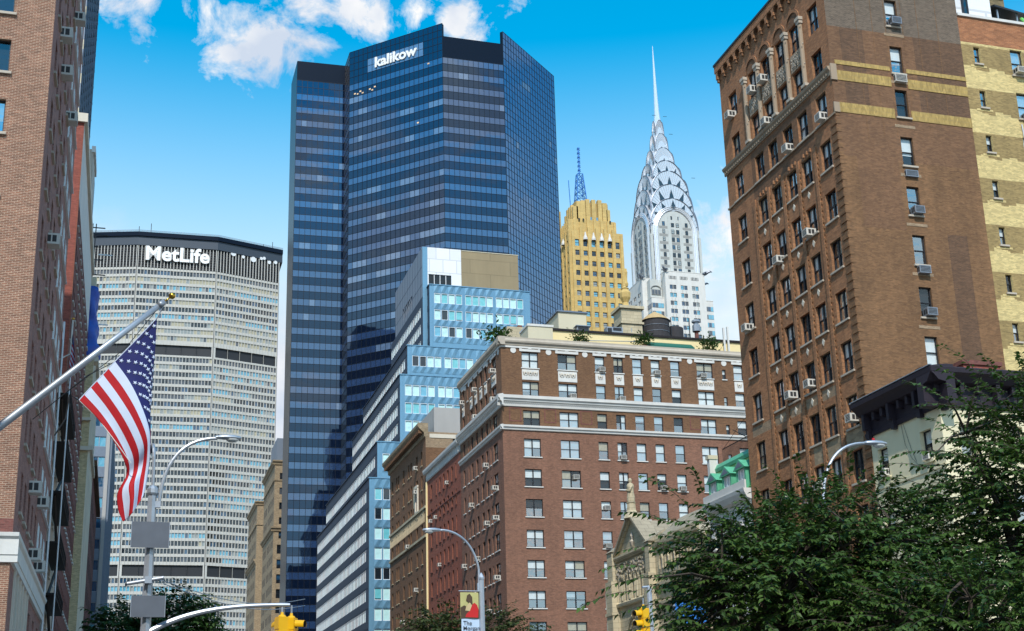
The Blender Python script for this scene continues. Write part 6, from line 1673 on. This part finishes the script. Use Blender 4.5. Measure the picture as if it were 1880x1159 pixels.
# ------------------------------------------------------------------ flags
def star(pos, ax, ay, r):
    pts = [pos+(ax*cos(pi/2+k*pi/5)+ay*sin(pi/2+k*pi/5))*(r if k % 2 == 0 else r*.4) for k in range(10)]
    return [tuple(p) for p in pts]
def catmull(vals, t):
    n = len(vals)-1; x = min(max(t*n, 0), n-1e-6); i = int(x); f = x-i
    p = [vals[max(i-1,0)], vals[i], vals[min(i+1,n)], vals[min(i+2,n)]]
    return [.5*((2*p[1][k])+(-p[0][k]+p[2][k])*f+(2*p[0][k]-5*p[1][k]+4*p[2][k]-p[3][k])*f*f+(-p[0][k]+3*p[1][k]-3*p[2][k]+p[3][k])*f**3) for k in range(len(p[0]))]
def big_flag():
    Y = 17.0
    t = thing('flag_pole', 'pale grey angled flag pole with brass ball reaching in from the left', 'flag pole', (-4.5, Y, 3.6))
    a = atY(0, 783, Y); e = atY(302, 554, Y); d = (e-a).normalized(); base = a-d*((a.x+4.5)/d.x)
    p = MB(); p.tube([base, a, a.lerp(e, .5), e], [.062,.053,.046,.038], 12, 'galvanised'); p.tube([e-d*.1, e-d*.02], .044, 12, 'metal_grey'); p.tube([e, e+d*.1], .012, 6, 'brass'); p.build('pole', t, smooth=True)
    b = MB(); c = e+d*.13; b.lathe(c.x, Y, [(.045*sin(pi*k/10)+.0005, c.z-.045*cos(pi*k/10)) for k in range(11)], 14, 'brass'); b.build('ball', t, smooth=True)
    h = MB(); o = Vector((0, -.06, 0))
    h.tube([e-d*.06+Vector((.03,0,-.05)), atY(278,600,Y), atY(230,655,Y), atY(160,690,Y), atY(60,770,Y)], .006, 4, 'metal_dark'); h.tube([e-d*.04, atY(230,640,Y), atY(120,720,Y)+Vector((0,.05,0))], .005, 4, 'metal_dark')
    h.tube([atY(145,735,Y), atY(180,770,Y)-Vector((0,.03,0)), atY(217,822,Y)-Vector((0,.12,0)), atY(240,855,Y)-Vector((0,.14,0))], .006, 4, 'stone_white')
    h.tube([atY(145,735,Y), atY(128,725,Y), atY(120,770,Y), atY(100,800,Y)], .01, 4, 'metal_dark')
    h.tube([atY(300,560,Y), atY(292,578,Y), atY(287,586,Y)], .010, 5, 'metal_grey'); h.build('halyard', t)
    wl = thing('brick_house', 'brick house front just outside the left edge carrying the flag pole', 'building', (-4.6, 17, 0))
    m_ = MB(FE(-4.6, -10)); sp = [(u, z, 1.2, 1.9, 1, 2) for u in (3, 7, 11, 15, 19, 23) for z in (2.2, 6.4, 10, 13.6)]
    wall(m_, 44, 0, 16.5, ops_of(sp), .2, 'brick_brown'); m_.box(0, 44, 0.35, 9, 0, 16.3, 'brick_brown'); m_.build('wall', wl)
    windows(wl, FE(-4.6, -10), sp[12:16], .2)
    # flag: rows follow the hoist (tip to low end), columns run to the fly
    g = thing('flag', 'large stars and stripes flag drooping from the angled grey pole', 'flag', (-.2, Y, 6))
    P = {0.0: [(288,584,0),(285,640,.04),(281,690,.08),(277,745,.12),(273,800,.16),(266,850,.18),(255,890,.18),(248,915,.16)],
         0.28: [(250,624,0),(263,662,0),(271,705,.02),(276,752,.04),(274,802,.10),(268,850,.14),(258,890,.15),(250,920,.14)],
         0.54: [(211,664,0),(237,700,-.04),(258,742,-.06),(274,790,-.04),(275,832,.0),(272,865,.02),(268,892,.02),(264,908,.0)],
         0.70: [(188,689,0),(217,728,-.06),(243,770,-.09),(262,815,-.08),(262,850,.02),(256,880,-.03),(253,905,-.05),(250,932,-.06)],
         0.85: [(166,712,0),(195,748,-.05),(222,790,-.08),(243,836,-.03),(244,868,.06),(236,893,-.06),(238,920,-.08),(236,950,-.08)],
         1.0: [(145,735,0),(176,765,-.03),(202,800,-.05),(226,842,-.0),(232,872,.08),(216,905,.02),(217,936,-.04),(226,958,-.06)]}
    keys = sorted(P)
    cache = {}
    def surf(s, tt):
        rows = [catmull(P[k], tt) for k in keys]
        for i in range(len(keys)-1):
            if s <= keys[i+1]: break
        f = (s-keys[i])/(keys[i+1]-keys[i]); 
        p = [rows[max(i-1,0)], rows[i], rows[i+1], rows[min(i+2,len(keys)-1)]]
        m1 = [(p[2][k]-p[0][k])/2 for k in range(3)]; m2 = [(p[3][k]-p[1][k])/2 for k in range(3)]
        h = [(2*f**3-3*f*f+1)*p[1][k]+(f**3-2*f*f+f)*m1[k]+(-2*f**3+3*f*f)*p[2][k]+(f**3-f*f)*m2[k] for k in range(3)]
        dep = Y+h[2]+.035*sin(s*15+tt*6)*tt*1.2+.02*sin(s*30)*tt
        return atY(h[0], h[1], dep)
    NS, NT = 52, 60
    vs = [surf(i/NS, j/NT) for i in range(NS+1) for j in range(NT+1)]
    c = MB(); idx = lambda i, j: i*(NT+1)+j
    for mt in ('flag_red', 'flag_white', 'flag_blue'): c.mi(mt)
    c.v = [tuple(v) for v in vs]
    for i in range(NS):
        st = int(i*13/NS)
        for j in range(NT):
            mt = 'flag_blue' if st < 7 and j < NT*.44 else ('flag_red' if st % 2 == 0 else 'flag_white')
            c.f.append([idx(i,j), idx(i,j+1), idx(i+1,j+1), idx(i+1,j)]); c.fm.append(c.mats.index(mt))
    for i in range(9):
        for j in range(11):
            if (i+j) % 2: continue
            s = (i+1)/10*7/13; tt = (j+1)/12*.44
            p0 = surf(s, tt); ax = (surf(s, tt+.01)-p0).normalized(); ay = (surf(s+.01, tt)-p0).normalized(); ay = (ay-ax*ay.dot(ax)).normalized()
            nrm = ax.cross(ay)
            for sg in (-1, 1):
                q = star(p0+nrm*.006*sg, ax, ay, .034); c.add(q+[tuple(p0+nrm*.006*sg)], [(10, k, (k+1)%10) for k in range(10)], 'flag_white')
    o = c.build('cloth', g, smooth=True)
    so_ = o.modifiers.new('thickness', 'SOLIDIFY'); so_.thickness = .004; so_.offset = 0
    hd = MB(); hd.tube([surf(k/12, 0) for k in range(13)], .008, 5, 'flag_white'); hd.build('hoist_tape', o)
big_flag()
def small_flag():
    Y = 79.4
    t = thing('flag_pole', 'small white flag pole on the left buildings, far behind the large flag', 'flag pole', (-4.4, Y, 27))
    a = atY(129, 650, Y); e = atY(134, 588, Y); p = MB(); p.tube([Vector((-4.95,Y,a.z-.6)), a, e], .05, 8, 'stone_white'); p.build('pole', t)
    b = MB(); b.lathe(e.x, Y, [(.001,e.z),(.09,e.z+.06),(.09,e.z+.12),(.001,e.z+.18)], 8, 'brass'); b.build('ball', t)
    g = thing('flag', 'small distant stars and stripes flag hanging limp against the maroon brick', 'flag', (-4.3, Y, 29))
    c = MB(); NS, NT = 26, 10
    def sf(i, j):
        s = i/NS; q = j/NT
        p = atY(133-6*s+q*(3+4*sin(s*3)), 606+72*q*.35+68*s*.95, Y+.12*sin(q*9+s*4))
        return tuple(p)
    for i in range(NS):
        for j in range(NT):
            mt = 'flag_blue' if i < 7 else ('flag_red' if (i+j//3) % 4 < 2 else 'flag_white'); c.quad(sf(i,j), sf(i,j+1), sf(i+1,j+1), sf(i+1,j), mt)
    c.build('cloth', g)
small_flag()

# ------------------------------------------------------------------ trees
def leaf_tree(label, loc, centre, radii, ntwig, nleaf, lsize, mat, seed, trunk_r=.16, extra=(), low=None, group=None, name='street_tree', grav=.5):
    rnd = random.Random(seed)
    t = thing(name, label, 'tree', loc, group)
    cx, cy, cz = centre; rx, ry, rz = radii
    tips = []
    for _ in range(ntwig):                      # twigs start inside the crown and droop outwards
        while True:
            p = Vector((rnd.uniform(-1,1), rnd.uniform(-1,1), rnd.uniform(-1,1)))
            if .25 < p.length < 1: break
        lump = .80+.34*sin(p.x*5.1+seed)*cos(p.z*4.3+seed*2)+.16*sin(p.y*9+p.x*7)
        if rnd.random() > min(1, lump+.25): continue
        q = Vector((cx+p.x*rx*min(1.08, lump+.28), cy+p.y*ry*min(1.08, lump+.28), cz+p.z*rz*min(1.08, lump+.28)))
        if low and q.z < low: q.z = low+rnd.uniform(0, .6)
        o = Vector((p.x, p.y, p.z*.35+.15)); tips.append((q, (o.normalized()+Vector((rnd.uniform(-.5,.5), rnd.uniform(-.5,.5), rnd.uniform(-.25,.35)))).normalized(), rnd.uniform(.5,1.1)))
    for e in extra:
        p, d, L = e; tips.append((Vector(p), Vector(d).normalized(), L))
    lv = MB(); tw = MB()
    V = lv.v; Fc = lv.f; Mi = lv.fm; lv.mi(mat)
    base = Vector(loc); fork = Vector((loc[0], loc[1], max(2.4, cz-rz*.9)))
    tw.tube([base, base.lerp(fork, .5)+Vector((.05,.03,0)), fork], [trunk_r*1.2, trunk_r, trunk_r*.85], 9, 'bark')
    nl = 9; limbs = []
    for k in range(nl):
        a = 2*pi*k/nl+rnd.uniform(-.3,.3); e = Vector((cx+rx*.75*cos(a), cy+ry*.75*sin(a), cz+rz*rnd.uniform(-.2,.75)))
        mid = fork.lerp(e, .5)+Vector((0,0,rz*.18)); pts = [fork, fork.lerp(mid,.6), mid, mid.lerp(e,.6), e]
        tw.tube(pts, [trunk_r*.6, trunk_r*.45, trunk_r*.33, trunk_r*.2, trunk_r*.08], 6, 'bark'); limbs += pts[1:]
    for (q, d, L) in tips:
        L *= lsize*7
        pts = [q+d*(L*i/6)+Vector((0,0,-grav*L*(i/6)**2*.55)) for i in range(7)]
        if rnd.random() < .10 or L > lsize*9:
            near = min(limbs, key=lambda v: (v-q).length_squared); tw.tube([near, near.lerp(q,.5)+Vector((0,0,.1)), q], [.03,.02,.012], 4, 'bark', caps=False)
        tw.tube(pts[::2], [.009,.007,.005,.003], 3, 'bark', caps=False)
        n = int(nleaf*(.7+.6*rnd.random()))
        for i in range(n):
            f = (i+.5)/n*6; k = int(f); k = min(k, 5); p = pts[k].lerp(pts[k+1], f-k); tg = (pts[k+1]-pts[k]).normalized()
            sd = tg.cross(Vector((0,0,1))); sd = sd.normalized() if sd.length > .01 else Vector((1,0,0))
            sgn = 1 if i % 2 else -1
            ld = (sd*sgn*rnd.uniform(.5,1.1)+tg*rnd.uniform(.3,.9)+Vector((0,0,rnd.uniform(-.75,.15)))).normalized()
            up = Vector((rnd.uniform(-.5,.5), rnd.uniform(-.5,.5), 1)); wv = ld.cross(up).normalized(); nn = wv.cross(ld)
            l = lsize*rnd.uniform(.8,1.45); w_ = l*rnd.uniform(.22,.3)
            o_ = len(V); a = p+ld*.1*l
            tip = p+ld*l-nn*l*.12
            V += [tuple(a), tuple(p+ld*l*.42+wv*w_+nn*l*.05), tuple(p+ld*l*.45-nn*l*.03), tuple(p+ld*l*.42-wv*w_+nn*l*.05), tuple(tip)]
            Fc += [[o_, o_+1, o_+2], [o_, o_+2, o_+3], [o_+1, o_+4, o_+2], [o_+2, o_+4, o_+3]]; Mi += [0]*4
    tw.build('trunk', t); lv.build('crown', t)
    return t
def sprig(px, py, Y, d, L): return (tuple(atY(px, py, Y)), d, L)
leaf_tree('big dark leafy street tree in front of the church, its branches reaching left', (10.6, 21.5, .14), (11.35, 21.5, 4.5), (1.75, 2.2, 1.6), 1050, 20, .125, 'leaf_dark', 3,
          extra=[sprig(1210,1060,20.5,(-1,0,.05),1.3), sprig(1170,1085,20.5,(-1,0,.0),1.2), sprig(1240,1010,20.6,(-1,0,.25),1.2), sprig(1230,960,20.6,(-1,0,.5),1.1), sprig(1265,930,20.6,(-.8,0,.8),1.2), sprig(1245,905,20.6,(-1,0,.75),1.0), sprig(1290,905,20.6,(-.3,0,1),.8),
                 sprig(1230,1110,20.5,(-1,0,.1),1.1), sprig(1200,1150,20.5,(-1,0,.0),1.1), sprig(1180,1040,20.6,(-1,0,.2),.9)])
leaf_tree('big dark leafy street tree hugging the street lamp pole, middle of the foreground trees', (13.4, 22.5, .14), (13.2, 22.0, 4.75), (2.0, 2.2, 1.75), 1200, 20, .125, 'leaf_dark', 5,
          extra=[sprig(1480,890,21,(-.2,0,1),.9), sprig(1440,900,21,(-.5,0,1),.9), sprig(1560,880,21,(.1,0,1),.9), sprig(1610,880,21,(.3,0,1),.8), sprig(1500,910,21,(.4,0,1),.8)])
leaf_tree('tallest dark leafy foreground tree at the right edge over the stucco house', (16.6, 21.0, .14), (17.1, 20.5, 5.9), (2.2, 2.3, 2.7), 1700, 20, .125, 'leaf_dark', 8,
          extra=[sprig(1740,735,20.5,(-.8,0,.55),1.3), sprig(1760,750,20.5,(-1,0,.3),1.1), sprig(1800,690,20.5,(-.75,0,.85),1.4), sprig(1840,700,20.5,(-.3,0,.6),1.0), sprig(1700,860,20.5,(-1,0,.3),1.2), sprig(1720,830,20.5,(-1,0,.15),1.1), sprig(1870,720,20.5,(.2,0,.7),1.0),
                 sprig(1720,905,20.5,(-1,0,.2),1.2), sprig(1690,890,20.5,(-1,0,.4),1.2), sprig(1760,800,20.5,(-.6,0,.5),1.0), sprig(1790,760,20.5,(-.4,0,.7),1.1), sprig(1830,780,20.5,(-.4,0,.7),1.1), sprig(1850,740,20.5,(-.2,0,.7),1.1), sprig(1780,720,20.5,(-.5,0,.6),1.1)])
leaf_tree('low dark leafy tree filling the bottom right between the taller foreground ones', (14.0, 18.6, .14), (13.7, 18.6, 3.55), (2.6, 1.6, 1.0), 1000, 20, .12, 'leaf_dark', 13, trunk_r=.11)
leaf_tree('mid green street tree at the foot of the slab tower, left of the lamp pole', (-.2, 82, .14), (-.1, 82, 8.6), (1.5, 1.6, 2.0), 520, 18, .30, 'leaf_mid', 21, group='trees at the foot of the slab tower')
leaf_tree('mid green street tree at the foot of the slab tower, right of the lamp pole', (2.7, 84, .14), (2.8, 84, 9.2), (2.0, 2.0, 2.6), 800, 18, .30, 'leaf_mid', 22, group='trees at the foot of the slab tower')
leaf_tree('olive green tree at bottom centre left of the banner pole', (19.6, 82, .14), (19.8, 82, 8.4), (1.9, 2.0, 2.3), 640, 18, .28, 'leaf_olive', 23)
leaf_tree('olive green tree at bottom centre right of the banner pole', (23.6, 84, .14), (23.6, 84, 8.4), (2.3, 2.2, 2.2), 640, 18, .28, 'leaf_olive', 24)
def roof_plant(label, x, y, z, s, seed, mat='leaf_mid'):
    rnd = random.Random(seed); t = thing('roof_shrub', label, 'shrub', (x, y, z), 'potted shrubs on the apartment roof')
    p = MB(); p.tube([(x,y,z),(x,y,z+s*.35)], [.25*s,.3*s], 8, 'brick_maroon'); p.build('pot', t)
    b = MB()
    for _ in range(230):
        q = Vector((rnd.gauss(0,.38), rnd.gauss(0,.3), abs(rnd.gauss(.5,.32))))*s; d = Vector((rnd.uniform(-1,1), rnd.uniform(-1,1), rnd.uniform(-.2,1))).normalized()*.32*s; w_ = d.cross(Vector((.3,.2,1))).normalized()*.07*s
        o = Vector((x,y,z+s*.3))+q; b.add([tuple(o), tuple(o+d*.5+w_), tuple(o+d), tuple(o+d*.5-w_)], [(0,1,2,3)], mat)
    b.build('foliage', t)
roof_plant('dark reddish shrub on the corner of the apartment roof over the west side', 42.9, 148.5, 50.9, 2.1, 1, 'leaf_dark')
roof_plant('small green shrub on the apartment roof below the beige lift house', 56.0, 153.9, 53.6, 1.5, 2)
roof_plant('small green shrub on the apartment roof beside the green awning', 64.9, 153.7, 53.9, 1.6, 3)
roof_plant('spreading green shrub on the apartment roof right of the green awning', 74.2, 153.2, 53.6, 1.7, 4)
